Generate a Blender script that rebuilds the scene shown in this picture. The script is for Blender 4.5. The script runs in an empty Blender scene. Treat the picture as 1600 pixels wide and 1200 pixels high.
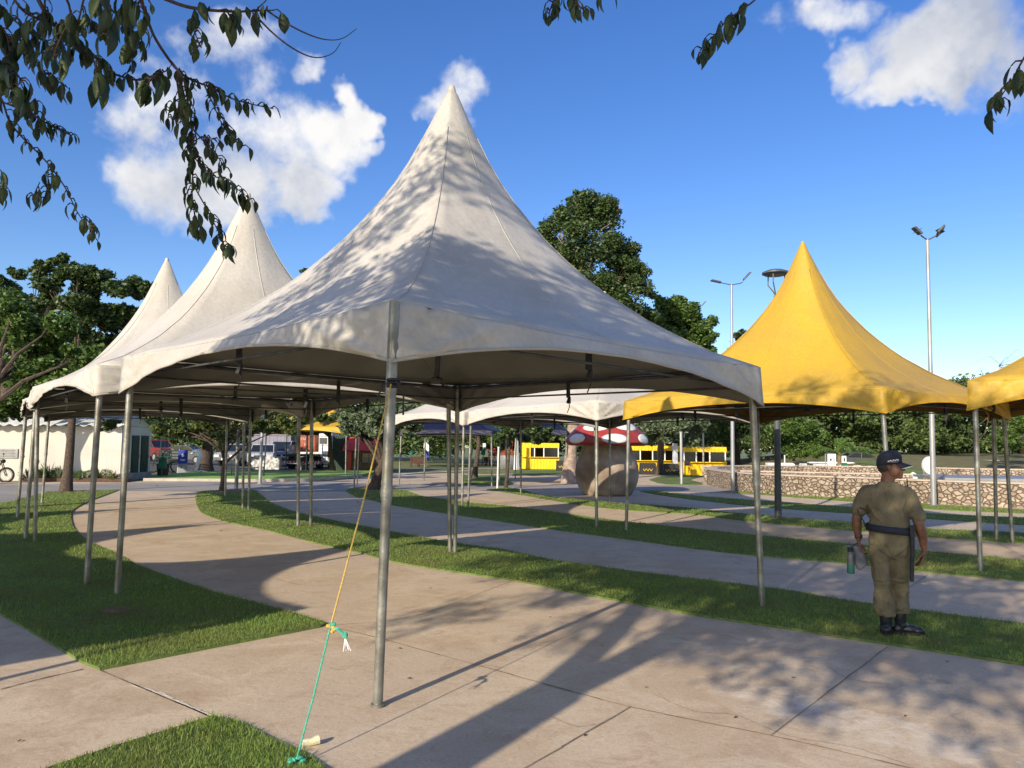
import bpy, math, random
import numpy as np
from mathutils import Vector, Matrix
from mathutils.geometry import tessellate_polygon
random.seed(7); RNG = np.random.default_rng(7)
sc = bpy.context.scene; col = sc.collection
rad = math.radians; PI = math.pi

# ------------------------------------------------------------------ camera
H = 1.7; F = 1200.0; PITCH = math.atan(97/1200); ROLL = rad(0.5)
cam_d = bpy.data.cameras.new('camera'); cam = bpy.data.objects.new('camera', cam_d); col.objects.link(cam)
cam_d.sensor_width = 36; cam_d.lens = 27; cam_d.clip_end = 2000; cam_d.clip_start = 0.05
RM = Matrix.Rotation(rad(90)+PITCH, 3, 'X') @ Matrix.Rotation(ROLL, 3, 'Z')
cam.matrix_world = Matrix.Translation((0, 0, H)) @ RM.to_4x4()
sc.camera = cam
def ray(px, py): return RM @ Vector(((px-800)/F, (600-py)/F, -1))
def G(px, py, z=0.0):                       # the ground point a measurement refers to
    d = ray(px, py); t = (z-H)/d.z; return Vector((d.x*t, d.y*t, z))
def at(px, py, Y):                          # point at depth Y
    d = ray(px, py); t = Y/d.y; return Vector((d.x*t, Y, H+d.z*t))
def infront(p, m=0.0):                      # is p inside the view cone (with margin)
    q = RM.transposed() @ (Vector(p)-Vector((0, 0, H)))
    if q.z > -0.1: return False
    return abs(q.x/-q.z) < 0.667+m and abs(q.y/-q.z) < 0.5+m

# ------------------------------------------------------------------ materials
def nd(nt, t, **k):
    n = nt.nodes.new(t)
    for a, b in k.items():
        if a in n.inputs: n.inputs[a].default_value = b
        else: setattr(n, a, b)
    return n
def rgba(c): return (c[0], c[1], c[2], 1)
def mat(name, c, rough=.7, c2=None, scale=4, bump=0, bscale=None, metal=0, transl=0, detail=5, island=False, spec=.5, lo=.35, hi=.65, c3=None, s3=.5, distort=0):
    m = bpy.data.materials.new(name); m.use_nodes = True; nt = m.node_tree; L = nt.links.new
    b = nt.nodes['Principled BSDF']; out = nt.nodes['Material Output']
    b.inputs['Roughness'].default_value = rough; b.inputs['Metallic'].default_value = metal
    b.inputs['Specular IOR Level'].default_value = spec; b.inputs['Base Color'].default_value = rgba(c)
    tc = nd(nt, 'ShaderNodeNewGeometry'); colout = None
    if c2 is not None:
        r = nd(nt, 'ShaderNodeValToRGB'); r.color_ramp.elements[0].position = lo; r.color_ramp.elements[1].position = hi
        r.color_ramp.elements[0].color = rgba(c); r.color_ramp.elements[1].color = rgba(c2)
        if island: r.color_ramp.elements[0].position = 0; r.color_ramp.elements[1].position = 1; L(tc.outputs['Random Per Island'], r.inputs[0])
        else:
            n = nd(nt, 'ShaderNodeTexNoise', Scale=scale, Detail=detail, Distortion=distort); L(tc.outputs['Position'], n.inputs['Vector']); L(n.outputs[0], r.inputs[0])
        colout = r.outputs[0]
        if c3 is not None:
            n3 = nd(nt, 'ShaderNodeTexNoise', Scale=s3, Detail=4); L(tc.outputs['Position'], n3.inputs['Vector'])
            r3 = nd(nt, 'ShaderNodeValToRGB'); r3.color_ramp.elements[0].position = .42; r3.color_ramp.elements[1].position = .68
            L(n3.outputs[0], r3.inputs[0]); mx = nd(nt, 'ShaderNodeMixRGB'); L(r3.outputs[0], mx.inputs[0]); L(colout, mx.inputs[1]); mx.inputs[2].default_value = rgba(c3); colout = mx.outputs[0]
        L(colout, b.inputs['Base Color'])
    if bump:
        n2 = nd(nt, 'ShaderNodeTexNoise', Scale=bscale or scale*4, Detail=6); L(tc.outputs['Position'], n2.inputs['Vector'])
        bp = nd(nt, 'ShaderNodeBump', Strength=bump, Distance=.02); L(n2.outputs[0], bp.inputs['Height']); L(bp.outputs[0], b.inputs['Normal'])
    if transl:
        t = nd(nt, 'ShaderNodeBsdfTranslucent'); t.inputs[0].default_value = rgba(c)
        if colout: L(colout, t.inputs[0])
        ms = nd(nt, 'ShaderNodeMixShader'); ms.inputs[0].default_value = transl
        L(b.outputs[0], ms.inputs[1]); L(t.outputs[0], ms.inputs[2]); L(ms.outputs[0], out.inputs[0])
    return m
M = {}
M['steel'] = mat('galvanised steel', (.22,.23,.215), .42, (.37,.37,.34), 9, .15, 60, metal=.55, c3=(.16,.15,.12), s3=3.5)
M['steel_dark'] = mat('dull steel', (.05,.052,.052), .6, (.10,.10,.097), 7, .1, metal=.4)
M['lamp_steel'] = mat('lamp post steel', (.30,.31,.32), .45, (.40,.41,.42), 2, metal=.4)
M['dark_post'] = mat('dark painted post', (.055,.065,.075), .5, (.08,.09,.1), 3)
M['rope_y'] = mat('yellow rope', (.42,.28,.06), .8, (.60,.42,.11), 80, .3)
M['rope_g'] = mat('green rope', (.03,.30,.20), .8, (.08,.48,.34), 80, .3)
M['black'] = mat('black cloth', (.012,.012,.014), .7, (.03,.03,.032), 20)
M['white'] = mat('white paint', (.68,.69,.69), .6, (.80,.80,.79), 3)
M['bark'] = mat('brown bark', (.035,.026,.019), .9, (.11,.08,.058), 14, .9, 30, lo=.3, hi=.7)
M['bark_pale'] = mat('pale bark', (.22,.165,.125), .9, (.40,.31,.25), 6, .7, 22)
M['twig'] = mat('twig', (.035,.022,.015), .8, (.07,.045,.03), 40)
M['leaf_near'] = mat('near leaf', (.014,.034,.009), .5, (.050,.085,.018), 1, island=True, transl=.16, bump=.15, bscale=200)
M['leaf_dark'] = mat('dark foliage', (.022,.048,.014), .5, (.085,.14,.035), 1, island=True, transl=.22)
M['leaf_mid'] = mat('green foliage', (.038,.085,.016), .5, (.13,.215,.042), 1, island=True, transl=.25)
M['leaf_warm'] = mat('olive foliage', (.045,.075,.018), .5, (.15,.19,.045), 1, island=True, transl=.25)
M['leaf_grey'] = mat('grey green foliage', (.06,.09,.045), .5, (.17,.22,.12), 1, island=True, transl=.2)
M['leaf_palm'] = mat('palm foliage', (.05,.12,.02), .45, (.16,.26,.05), 1, island=True, transl=.25)
M['blade'] = mat('grass blade', (.11,.20,.028), .6, (.31,.42,.09), 1, island=True, transl=.35, c3=(.21,.22,.06), s3=1.1)
M['turf'] = mat('turf', (.085,.145,.026), .9, (.17,.24,.055), 11, .9, 70, c3=(.10,.13,.035), s3=.8)
M['lawn'] = mat('far lawn', (.20,.37,.05), .9, (.26,.43,.08), 3, .6, 30, c3=(.15,.19,.06), s3=.25)
M['dry'] = mat('dry lawn', (.085,.13,.03), .9, (.17,.20,.07), 2.2, .6, 30, c3=(.20,.19,.09), s3=.2)
M['soil'] = mat('soil', (.16,.09,.055), .95, (.25,.16,.10), 8, .6)
M['road'] = mat('grey road', (.22,.215,.205), .85, (.30,.285,.26), 1.2, .3, 60, c3=(.34,.31,.28), s3=.25)
M['asphalt'] = mat('asphalt', (.06,.06,.06), .9, (.09,.088,.085), 3, .3, 60)
M['joint'] = mat('joint', (.17,.13,.09), .95, (.30,.24,.175), 6, .5)
M['kerb'] = mat('kerb concrete', (.40,.36,.31), .9, (.50,.46,.40), 3, .4, 40)
M['glass'] = mat('dark glass', (.015,.02,.025), .08, spec=.8)
M['skin'] = mat('skin', (.13,.058,.034), .5, (.19,.09,.052), 25, .12, 120)
M['khaki'] = mat('khaki cloth', (.125,.105,.060), .85, (.17,.145,.085), 9, .35, 160)
M['boot'] = mat('boot leather', (.012,.014,.02), .32, (.022,.026,.036), 20, .25, 60)
M['navy'] = mat('navy cloth', (.008,.010,.022), .75, (.014,.018,.034), 30)
M['hair'] = mat('dark hair', (.015,.012,.010), .8, (.05,.045,.04), 60)
M['grey_cloth'] = mat('grey cloth', (.13,.13,.16), .9, (.20,.20,.24), 20, .4, 120)
M['red'] = mat('red paint', (.55,.035,.025), .45, (.65,.06,.045), 2)
M['white_shade'] = mat('shaded white paint', (.38,.40,.42), .35, (.42,.44,.46), 2)  # white paint darkened to stand for tree shade
M['red_shade'] = mat('shaded red paint', (.15,.010,.010), .5, (.20,.015,.015), 2)  # red paint darkened to stand for tree shade
M['mush_red'] = mat('mushroom red', (.27,.030,.022), .5, (.36,.050,.04), 2.5, .15)
M['mush_spot'] = mat('mushroom spot', (.60,.62,.62), .5, (.74,.75,.74), 3, .1)
M['mush_stem'] = mat('mushroom stem', (.24,.19,.145), .8, (.42,.36,.29), 2.2, .35, 12, c3=(.16,.11,.075), s3=.9)
M['yel_paint'] = mat('yellow paint', (.80,.52,.01), .5, (.88,.60,.02), 2)
M['green_paint'] = mat('green paint', (.008,.10,.06), .5, (.015,.14,.085), 3)
M['dkgreen'] = mat('dark green paint', (.006,.03,.022), .55, (.012,.045,.035), 3)
M['blue_paint'] = mat('blue paint', (.012,.025,.22), .5, (.02,.045,.33), 2)
M['navy_fab'] = mat('navy canopy fabric', (.003,.005,.024), .6, (.006,.009,.04), 2, .3)
M['orange'] = mat('rust red paint', (.30,.065,.03), .6, (.38,.09,.04), 3)
M['wood'] = mat('weathered wood', (.14,.095,.05), .8, (.25,.175,.09), 5, .5)
M['wood_dk'] = mat('dark wood', (.05,.022,.014), .7, (.09,.04,.026), 6, .4)
M['brown'] = mat('brown plastic', (.05,.028,.02), .6)
M['grey'] = mat('grey metal', (.22,.23,.24), .5, (.30,.31,.32), 3, metal=.2)
M['rubber'] = mat('rubber', (.015,.015,.016), .8)
M['housewall'] = mat('white wall', (.50,.485,.45), .85, (.60,.585,.55), .9, .15, 30, c3=(.52,.49,.43), s3=.35)
M['sheet'] = mat('cement roof sheet', (.36,.39,.42), .75, (.52,.55,.58), 2.5, .3)
M['lav'] = mat('lavender wall', (.20,.19,.25), .8, (.26,.25,.31), 1)
M['plaster'] = mat('gravelly white', (.25,.25,.25), .8, (.68,.68,.67), 5, .4, lo=.42, hi=.58)
M['teal'] = mat('teal plastic', (.03,.13,.11), .25)
M['bottle'] = mat('bottle grey', (.10,.11,.12), .2)
M['petal'] = mat('planter flowers', (.45,.16,.03), .6, (.40,.05,.03), 1, island=True)

def fabric(name, c, cdirt, transl, seam):
    m = bpy.data.materials.new(name); m.use_nodes = True; nt = m.node_tree; L = nt.links.new
    b = nt.nodes['Principled BSDF']; out = nt.nodes['Material Output']; b.inputs['Roughness'].default_value = .5; b.inputs['Specular IOR Level'].default_value = .35
    g = nd(nt, 'ShaderNodeNewGeometry')
    n = nd(nt, 'ShaderNodeTexNoise', Scale=.9, Detail=6, Distortion=.6); L(g.outputs['Position'], n.inputs['Vector'])
    r = nd(nt, 'ShaderNodeValToRGB'); r.color_ramp.elements[0].position = .40; r.color_ramp.elements[1].position = .78
    r.color_ramp.elements[0].color = rgba(c); r.color_ramp.elements[1].color = rgba(cdirt); L(n.outputs[0], r.inputs[0])
    n5 = nd(nt, 'ShaderNodeTexNoise', Scale=22, Detail=5); L(g.outputs['Position'], n5.inputs['Vector'])
    m5 = nd(nt, 'ShaderNodeMapRange'); m5.inputs[1].default_value = .3; m5.inputs[2].default_value = .7; m5.inputs[3].default_value = .90; m5.inputs[4].default_value = 1.04; L(n5.outputs[0], m5.inputs[0])
    mm = nd(nt, 'ShaderNodeMixRGB', blend_type='MULTIPLY'); mm.inputs[0].default_value = 1; L(r.outputs[0], mm.inputs[1]); L(m5.outputs[0], mm.inputs[2])
    L(mm.outputs[0], b.inputs['Base Color'])
    mp = nd(nt, 'ShaderNodeMapping'); mp.inputs['Scale'].default_value = (1, 1, .45); L(g.outputs['Position'], mp.inputs[0])
    n2 = nd(nt, 'ShaderNodeTexNoise', Scale=2.2, Detail=3, Distortion=.3); L(mp.outputs[0], n2.inputs['Vector'])
    n3 = nd(nt, 'ShaderNodeTexNoise', Scale=45, Detail=3); L(g.outputs['Position'], n3.inputs['Vector'])
    ad = nd(nt, 'ShaderNodeMath', operation='MULTIPLY_ADD'); L(n3.outputs[0], ad.inputs[0]); ad.inputs[1].default_value = .05; L(n2.outputs[0], ad.inputs[2])
    bp = nd(nt, 'ShaderNodeBump', Strength=.22, Distance=.09); L(ad.outputs[0], bp.inputs['Height']); L(bp.outputs[0], b.inputs['Normal'])
    t = nd(nt, 'ShaderNodeBsdfTranslucent'); L(mm.outputs[0], t.inputs[0])
    ms = nd(nt, 'ShaderNodeMixShader'); ms.inputs[0].default_value = transl; L(b.outputs[0], ms.inputs[1]); L(t.outputs[0], ms.inputs[2]); L(ms.outputs[0], out.inputs[0])
    return m
M['fab_white'] = fabric('white canopy fabric', (.53,.51,.46), (.43,.405,.35), .02, None)
M['fab_white2'] = fabric('cream canopy fabric', (.57,.545,.485), (.49,.455,.385), .02, None)
M['fab_yellow'] = fabric('yellow canopy fabric', (.54,.345,.035), (.44,.29,.055), .03, None)
M['fab_white_shade'] = mat('shaded white underside', (.155,.152,.132), .8, (.20,.195,.17), 1.5)  # white fabric darkened: the shade under the canopy is in this colour
M['fab_yellow_shade'] = mat('shaded yellow underside', (.13,.075,.010), .8, (.18,.105,.014), 1.5)  # yellow fabric with its under-canopy shade mixed into the colour
M['seam_white'] = mat('white seam', (.42,.39,.33), .7)
M['seam_yellow'] = mat('yellow seam', (.60,.34,.012), .7)

def pavement_mat():
    m = bpy.data.materials.new('pink tan concrete'); m.use_nodes = True; nt = m.node_tree; L = nt.links.new
    b = nt.nodes['Principled BSDF']; b.inputs['Roughness'].default_value = .82; b.inputs['Specular IOR Level'].default_value = .3
    g = nd(nt, 'ShaderNodeNewGeometry'); P = g.outputs['Position']
    def noise(s, d=6, dist=0, rough=.6):
        n = nd(nt, 'ShaderNodeTexNoise', Scale=s, Detail=d, Distortion=dist, Roughness=rough); L(P, n.inputs['Vector']); return n.outputs[0]
    def ramp(x, a, b_, ca, cb):
        r = nd(nt, 'ShaderNodeValToRGB'); e = r.color_ramp.elements; e[0].position = a; e[1].position = b_; e[0].color = rgba(ca); e[1].color = rgba(cb); L(x, r.inputs[0]); return r.outputs[0]
    def mix(f, a, b_, mode='MIX'):
        x = nd(nt, 'ShaderNodeMixRGB', blend_type=mode)
        for i, v in enumerate((f, a, b_)):
            if isinstance(v, (int, float)): x.inputs[i].default_value = v
            elif isinstance(v, tuple): x.inputs[i].default_value = rgba(v)
            else: L(v, x.inputs[i])
        return x.outputs[0]
    base = ramp(noise(1.3, 10, .8, .68), .40, .60, (.52,.405,.275), (.70,.59,.435))
    base = mix(ramp(noise(.35, 5, .8), .45, .62, (0,0,0), (1,1,1)), base, (.60,.50,.375))
    base = mix(mix(1, ramp(noise(3.3, 9, 1.2, .7), .52, .72, (0,0,0), (1,1,1)), (1,1,1), 'MULTIPLY'), base, (.42,.295,.20))
    base = mix(mix(1, ramp(noise(9, 6, .4, .7), .58, .70, (0,0,0), (1,1,1)), (.8,.8,.8), 'MULTIPLY'), base, (.74,.63,.48))
    base = mix(ramp(noise(38, 7, .3, .75), .50, .68, (0,0,0), (.75,.75,.75)), base, (.40,.285,.19))
    base = mix(ramp(noise(55, 6, .2, .7), .55, .70, (0,0,0), (.8,.8,.8)), base, (.80,.70,.55))
    base = mix(ramp(noise(170, 4), .42, .60, (0,0,0), (.6,.6,.6)), base, (.42,.315,.215))
    # dark grey damp stains near by, and a pale patch of old mortar on the right
    mp = nd(nt, 'ShaderNodeMapping'); c0 = G(1330, 1125); c1 = G(1180, 1085); c2 = G(1540, 1185)
    dv = (c2-c1); ang = math.atan2(dv.y, dv.x)
    mp.vector_type = 'TEXTURE'; mp.inputs['Location'].default_value = c0; mp.inputs['Rotation'].default_value = (0, 0, ang); mp.inputs['Scale'].default_value = (dv.length*.72, .34, 1)
    L(P, mp.inputs[0]); ln = nd(nt, 'ShaderNodeVectorMath', operation='LENGTH'); L(mp.outputs[0], ln.inputs[0])
    a = nd(nt, 'ShaderNodeMath', operation='MULTIPLY_ADD'); L(noise(3.5, 8, 1.0), a.inputs[0]); a.inputs[1].default_value = 2.2; L(ln.outputs['Value'], a.inputs[2])
    a3 = nd(nt, 'ShaderNodeMath', operation='MULTIPLY'); L(a.outputs[0], a3.inputs[0]); a3.inputs[1].default_value = .333
    base = mix(mix(1, ramp(a3.outputs[0], .60, .66, (.65,.65,.65), (0,0,0)), ramp(noise(7, 9, .8, .7), .42, .60, (.1,.1,.1), (1,1,1)), 'MULTIPLY'), base, (.70,.63,.53))
    L(base, b.inputs['Base Color'])
    h = nd(nt, 'ShaderNodeMath', operation='MULTIPLY_ADD'); L(noise(230, 4), h.inputs[0]); h.inputs[1].default_value = .35; L(noise(14, 8, .5), h.inputs[2])
    bp = nd(nt, 'ShaderNodeBump', Strength=.5, Distance=.008); L(h.outputs[0], bp.inputs['Height']); L(bp.outputs[0], b.inputs['Normal'])
    return m
M['pavement'] = pavement_mat()
def stone_mat():
    m = bpy.data.materials.new('rubble stone'); m.use_nodes = True; nt = m.node_tree; L = nt.links.new
    b = nt.nodes['Principled BSDF']; b.inputs['Roughness'].default_value = .85
    g = nd(nt, 'ShaderNodeNewGeometry'); mp = nd(nt, 'ShaderNodeMapping'); mp.inputs['Scale'].default_value = (1,1,1.35); L(g.outputs['Position'], mp.inputs[0])
    nw = nd(nt, 'ShaderNodeTexNoise', Scale=5, Detail=2); L(mp.outputs[0], nw.inputs['Vector']); ma = nd(nt, 'ShaderNodeVectorMath', operation='MULTIPLY_ADD'); L(nw.outputs['Color'], ma.inputs[0]); ma.inputs[1].default_value = (.12,.12,.12); L(mp.outputs[0], ma.inputs[2])
    v = nd(nt, 'ShaderNodeTexVoronoi', feature='DISTANCE_TO_EDGE', Scale=6.0); L(ma.outputs[0], v.inputs['Vector'])
    v2 = nd(nt, 'ShaderNodeTexVoronoi', feature='F1', Scale=6.0); L(ma.outputs[0], v2.inputs['Vector'])
    r = nd(nt, 'ShaderNodeValToRGB'); e = r.color_ramp.elements; e[0].color = rgba((.27,.21,.155)); e[1].color = rgba((.46,.385,.30)); sp = nd(nt, 'ShaderNodeSeparateColor'); L(v2.outputs['Color'], sp.inputs[0]); L(sp.outputs[0], r.inputs[0])
    n = nd(nt, 'ShaderNodeTexNoise', Scale=9, Detail=6); L(g.outputs['Position'], n.inputs['Vector'])
    mr = nd(nt, 'ShaderNodeMapRange'); mr.inputs[1].default_value = .3; mr.inputs[2].default_value = .7; mr.inputs[3].default_value = .68; mr.inputs[4].default_value = 1.15; L(n.outputs[0], mr.inputs[0])
    x = nd(nt, 'ShaderNodeMixRGB', blend_type='MULTIPLY'); x.inputs[0].default_value = 1; L(r.outputs[0], x.inputs[1]); L(mr.outputs[0], x.inputs[2])
    ed = nd(nt, 'ShaderNodeMapRange', interpolation_type='SMOOTHSTEP'); ed.inputs[1].default_value = .022; ed.inputs[2].default_value = .07; L(v.outputs[0], ed.inputs[0])
    y = nd(nt, 'ShaderNodeMixRGB'); L(ed.outputs[0], y.inputs[0]); y.inputs[1].default_value = rgba((.11,.075,.055)); L(x.outputs[0], y.inputs[2]); L(y.outputs[0], b.inputs['Base Color'])
    hd = nd(nt, 'ShaderNodeMapRange', interpolation_type='SMOOTHSTEP'); hd.inputs[1].default_value = .0; hd.inputs[2].default_value = .16; L(v.outputs[0], hd.inputs[0]); ad = nd(nt, 'ShaderNodeMath', operation='MULTIPLY_ADD'); L(n.outputs[0], ad.inputs[0]); ad.inputs[1].default_value = .5; L(hd.outputs[0], ad.inputs[2])
    bp = nd(nt, 'ShaderNodeBump', Strength=.9, Distance=.05); L(ad.outputs[0], bp.inputs['Height']); L(bp.outputs[0], b.inputs['Normal'])
    return m
M['stone'] = stone_mat()
M['mortar'] = mat('dark mortar', (.07,.045,.035), .95, (.11,.075,.055), 6, .5)
M['cap_conc'] = mat('wall cap concrete', (.42,.35,.28), .9, (.52,.44,.36), 4, .4)

# ------------------------------------------------------------------ mesh building
class MB:
    def __init__(s): s.v = []; s.f = []; s.m = []
    def add(s, vs, fs, mi=0):
        o = len(s.v); s.v += [tuple(v) for v in vs]; s.f += [tuple(i+o for i in f) for f in fs]; s.m += [mi]*len(fs)
    def box(s, c, d, rz=0, mi=0, taper=1.0, rx=0, ry=0):
        R = Matrix.Rotation(rz, 3, 'Z') @ Matrix.Rotation(ry, 3, 'Y') @ Matrix.Rotation(rx, 3, 'X'); c = Vector(c); vs = []
        for z in (-1, 1):
            k = taper if z > 0 else 1
            for x, y in ((-1,-1),(1,-1),(1,1),(-1,1)): vs.append(c + R @ Vector((x*d[0]/2*k, y*d[1]/2*k, z*d[2]/2)))
        s.add(vs, [(0,3,2,1),(4,5,6,7),(0,1,5,4),(1,2,6,5),(2,3,7,6),(3,0,4,7)], mi)
    def cbox(s, a, b, mi=0):
        s.box([(a[i]+b[i])/2 for i in range(3)], [abs(b[i]-a[i]) for i in range(3)], 0, mi)
    def tube(s, pts, r, n=8, mi=0, cap=True, squash=None):
        pts = [Vector(p) for p in pts]; k = len(pts)
        rs = r if isinstance(r, (list, tuple)) else [r]*k
        vs = []; up = None
        for i, p in enumerate(pts):
            d = (pts[min(i+1, k-1)]-pts[max(i-1, 0)]).normalized()
            if up is None: up = d.orthogonal().normalized()
            up = (up - d*up.dot(d)).normalized(); w = d.cross(up)
            for j in range(n):
                a = 2*PI*j/n; vs.append(p + (up*math.cos(a)+w*math.sin(a))*rs[i])
        fs = [(i*n+j, i*n+(j+1) % n, (i+1)*n+(j+1) % n, (i+1)*n+j) for i in range(k-1) for j in range(n)]
        if cap: fs += [tuple(range(n-1, -1, -1)), tuple((k-1)*n+j for j in range(n))]
        s.add(vs, fs, mi)
    def lathe(s, prof, c=(0,0,0), n=24, mi=0, sx=1, sy=1, rz=0):
        c = Vector(c); vs = []
        for r, z in prof:
            for j in range(n):
                a = 2*PI*j/n+rz; vs.append(c+Vector((r*math.cos(a)*sx, r*math.sin(a)*sy, z)))
        k = len(prof)
        fs = [(i*n+j, i*n+(j+1) % n, (i+1)*n+(j+1) % n, (i+1)*n+j) for i in range(k-1) for j in range(n)]
        fs += [tuple(range(n-1, -1, -1)), tuple((k-1)*n+j for j in range(n))]
        s.add(vs, fs, mi)
    def ell(s, c, r, n=12, mi=0, R=None):
        c = Vector(c); vs = []; m = n//2
        for i in range(m+1):
            t = PI*(i+.001)/(m+.002)
            for j in range(n):
                a = 2*PI*j/n; q = Vector((r[0]*math.sin(t)*math.cos(a), r[1]*math.sin(t)*math.sin(a), -r[2]*math.cos(t)))
                vs.append(c+(R @ q if R else q))
        fs = [(i*n+j, i*n+(j+1) % n, (i+1)*n+(j+1) % n, (i+1)*n+j) for i in range(m) for j in range(n)]
        fs += [tuple(range(n-1, -1, -1)), tuple(m*n+j for j in range(n))]
        s.add(vs, fs, mi)
    def loft(s, rings, n=20, mi=0):             # rings: (cx,cy,cz,rx,ry[,rz])
        vs = []
        for q in rings:
            cx, cy, cz, rx, ry = q[:5]; rz = q[5] if len(q) > 5 else 0
            for j in range(n):
                a = 2*PI*j/n; x = math.cos(a); y = math.sin(a)
                x = math.copysign(abs(x)**.85, x)*rx; y = math.copysign(abs(y)**.85, y)*ry
                vs.append((cx+x*math.cos(rz)-y*math.sin(rz), cy+x*math.sin(rz)+y*math.cos(rz), cz))
        k = len(rings)
        fs = [(i*n+j, i*n+(j+1) % n, (i+1)*n+(j+1) % n, (i+1)*n+j) for i in range(k-1) for j in range(n)]
        fs += [tuple(range(n-1, -1, -1)), tuple((k-1)*n+j for j in range(n))]
        s.add(vs, fs, mi)
    def prism(s, poly, axis, a, b, mi=0):       # polygon in two axes, extruded along the third
        vs = []; n = len(poly)
        for t in (a, b):
            for u, w in poly: vs.append({'x': (t, u, w), 'y': (u, t, w), 'z': (u, w, t)}[axis])
        fs = [tuple(range(n-1, -1, -1)), tuple(range(n, 2*n))]+[(i, (i+1) % n, n+(i+1) % n, n+i) for i in range(n)]
        s.add(vs, fs, mi)
    def build(s, name, mats, parent=None, smooth=False, solid=0, bevel=0, loc=None):
        me = bpy.data.meshes.new(name); me.from_pydata(s.v, [], s.f); 
        mats = mats if isinstance(mats, (list, tuple)) else [mats]
        for m in mats: me.materials.append(M[m] if isinstance(m, str) else m)
        if len(mats) > 1: me.polygons.foreach_set('material_index', s.m)
        if smooth: me.polygons.foreach_set('use_smooth', [True]*len(me.polygons))
        me.update(); o = bpy.data.objects.new(name, me); col.objects.link(o)
        if parent: o.parent = parent
        if loc: o.location = loc
        if solid: q = o.modifiers.new('solid', 'SOLIDIFY'); q.thickness = solid; q.offset = 0
        if bevel: q = o.modifiers.new('bevel', 'BEVEL'); q.width = bevel; q.segments = 2; q.limit_method = 'ANGLE'
        if smooth and smooth != 2:
            try: me.set_sharp_from_angle(angle=rad(40))
            except Exception: pass
        return o
def tag(o, label=None, cat=None, group=None, kind=None):
    if label: o['label'] = label
    if cat: o['category'] = cat
    if group: o['group'] = group
    if kind: o['kind'] = kind
    return o
def empty(name, loc=(0,0,0), rz=0, label=None, cat=None, group=None):
    o = bpy.data.objects.new(name, None); o.location = loc; o.rotation_euler.z = rz; o.empty_display_size = .1; col.objects.link(o)
    return tag(o, label, cat, group)
def copy_tree(o, parent=None):
    c = o.copy(); col.objects.link(c); c.parent = parent
    for ch in list(o.children): copy_tree(ch, c)
    return c
def np_mesh(name, V, Fq, k, mt, parent=None, smooth=False):
    me = bpy.data.meshes.new(name); nv = len(V); nf = len(Fq)
    me.vertices.add(nv); me.vertices.foreach_set('co', np.ascontiguousarray(V, dtype=np.float32).ravel())
    me.loops.add(nf*k); me.loops.foreach_set('vertex_index', np.ascontiguousarray(Fq, dtype=np.int32).ravel())
    me.polygons.add(nf); me.polygons.foreach_set('loop_start', np.arange(nf, dtype=np.int32)*k)
    if smooth: me.polygons.foreach_set('use_smooth', np.ones(nf, dtype=bool))
    me.update(calc_edges=True); me.materials.append(M[mt])
    o = bpy.data.objects.new(name, me); col.objects.link(o)
    if parent: o.parent = parent
    return o
def crm(pts, n=6):                              # Catmull-Rom through points
    pts = [Vector(p) for p in pts]
    if len(pts) < 3: return pts
    P = [pts[0]*2-pts[1]]+pts+[pts[-1]*2-pts[-2]]; out = []
    for i in range(1, len(P)-2):
        for j in range(n):
            t = j/n; a, b, c, d = P[i-1], P[i], P[i+1], P[i+2]
            out.append(.5*((2*b)+(c-a)*t+(2*a-5*b+4*c-d)*t*t+(3*b-a-3*c+d)*t**3))
    out.append(pts[-1]); return out

# ------------------------------------------------------------------ ground
def sheet(name, poly, z, mt, kind='structure', thick=0, parent=None):
    poly = [Vector((p[0], p[1], 0)) for p in poly]; n = len(poly)
    tris = tessellate_polygon([poly]); mb = MB()
    def up(t):
        a, b, c = (poly[i] for i in t); return t if (b-a).cross(c-a).z > 0 else (t[0], t[2], t[1])
    tr = [up(t) for t in tris]
    vs = [(p.x, p.y, z) for p in poly]; fs = list(tr)
    if thick:
        vs += [(p.x, p.y, z-thick) for p in poly]; fs += [(i, (i+1) % n, n+(i+1) % n, n+i) for i in range(n)]
    mb.add(vs, fs); o = mb.build(name, mt, parent)
    if kind and not parent: tag(o, kind=kind)
    return o, poly, tr
def gp(*segs):                                  # closed outline from smoothed pixel-measured runs
    out = []
    for s in segs:
        pts = [G(*p) for p in s]; out += crm(pts) if len(pts) > 2 else pts
    return out
gm = MB(); gm.add([(-500,-300,-.02),(500,-300,-.02),(500,700,-.02),(-500,700,-.02)], [(0,1,2,3)])
tag(gm.build('ground', 'dry'), kind='structure')
backx = [(-300,752),(232,752),(345,753.5),(500,752),(560,748),(620,743),(700,739),(760,741),(860,739),(1000,741),(1110,740)]
pv = [G(*p) for p in backx]+[Vector((12,47,0)),Vector((70,47,0)),Vector((70,-15,0)),Vector((-60,-15,0)),Vector((-60,30,0))]
PAVE, _, _ = sheet('pavement', pv, 0, 'pavement')
sheet('road', gp([(-300,757),(0,757),(100,756),(220,754),(345,753.6)], [(345,753.6),(400,754.5),(500,753.5),(600,756),(700,757),(800,757.5),(1000,758),(1085,758),(1240,771)], [(1240,776),(1130,771),(1000,767),(850,765),(740,765),(600,767),(500,768),(400,768),(300,768),(184,767),(91,769)], [(53,774),(0,789),(-300,840)]), .004, 'road')
sheet('road', [(-70,46),(-12.3,46),(-12.3,80),(-70,80)], .012, 'asphalt')
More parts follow.
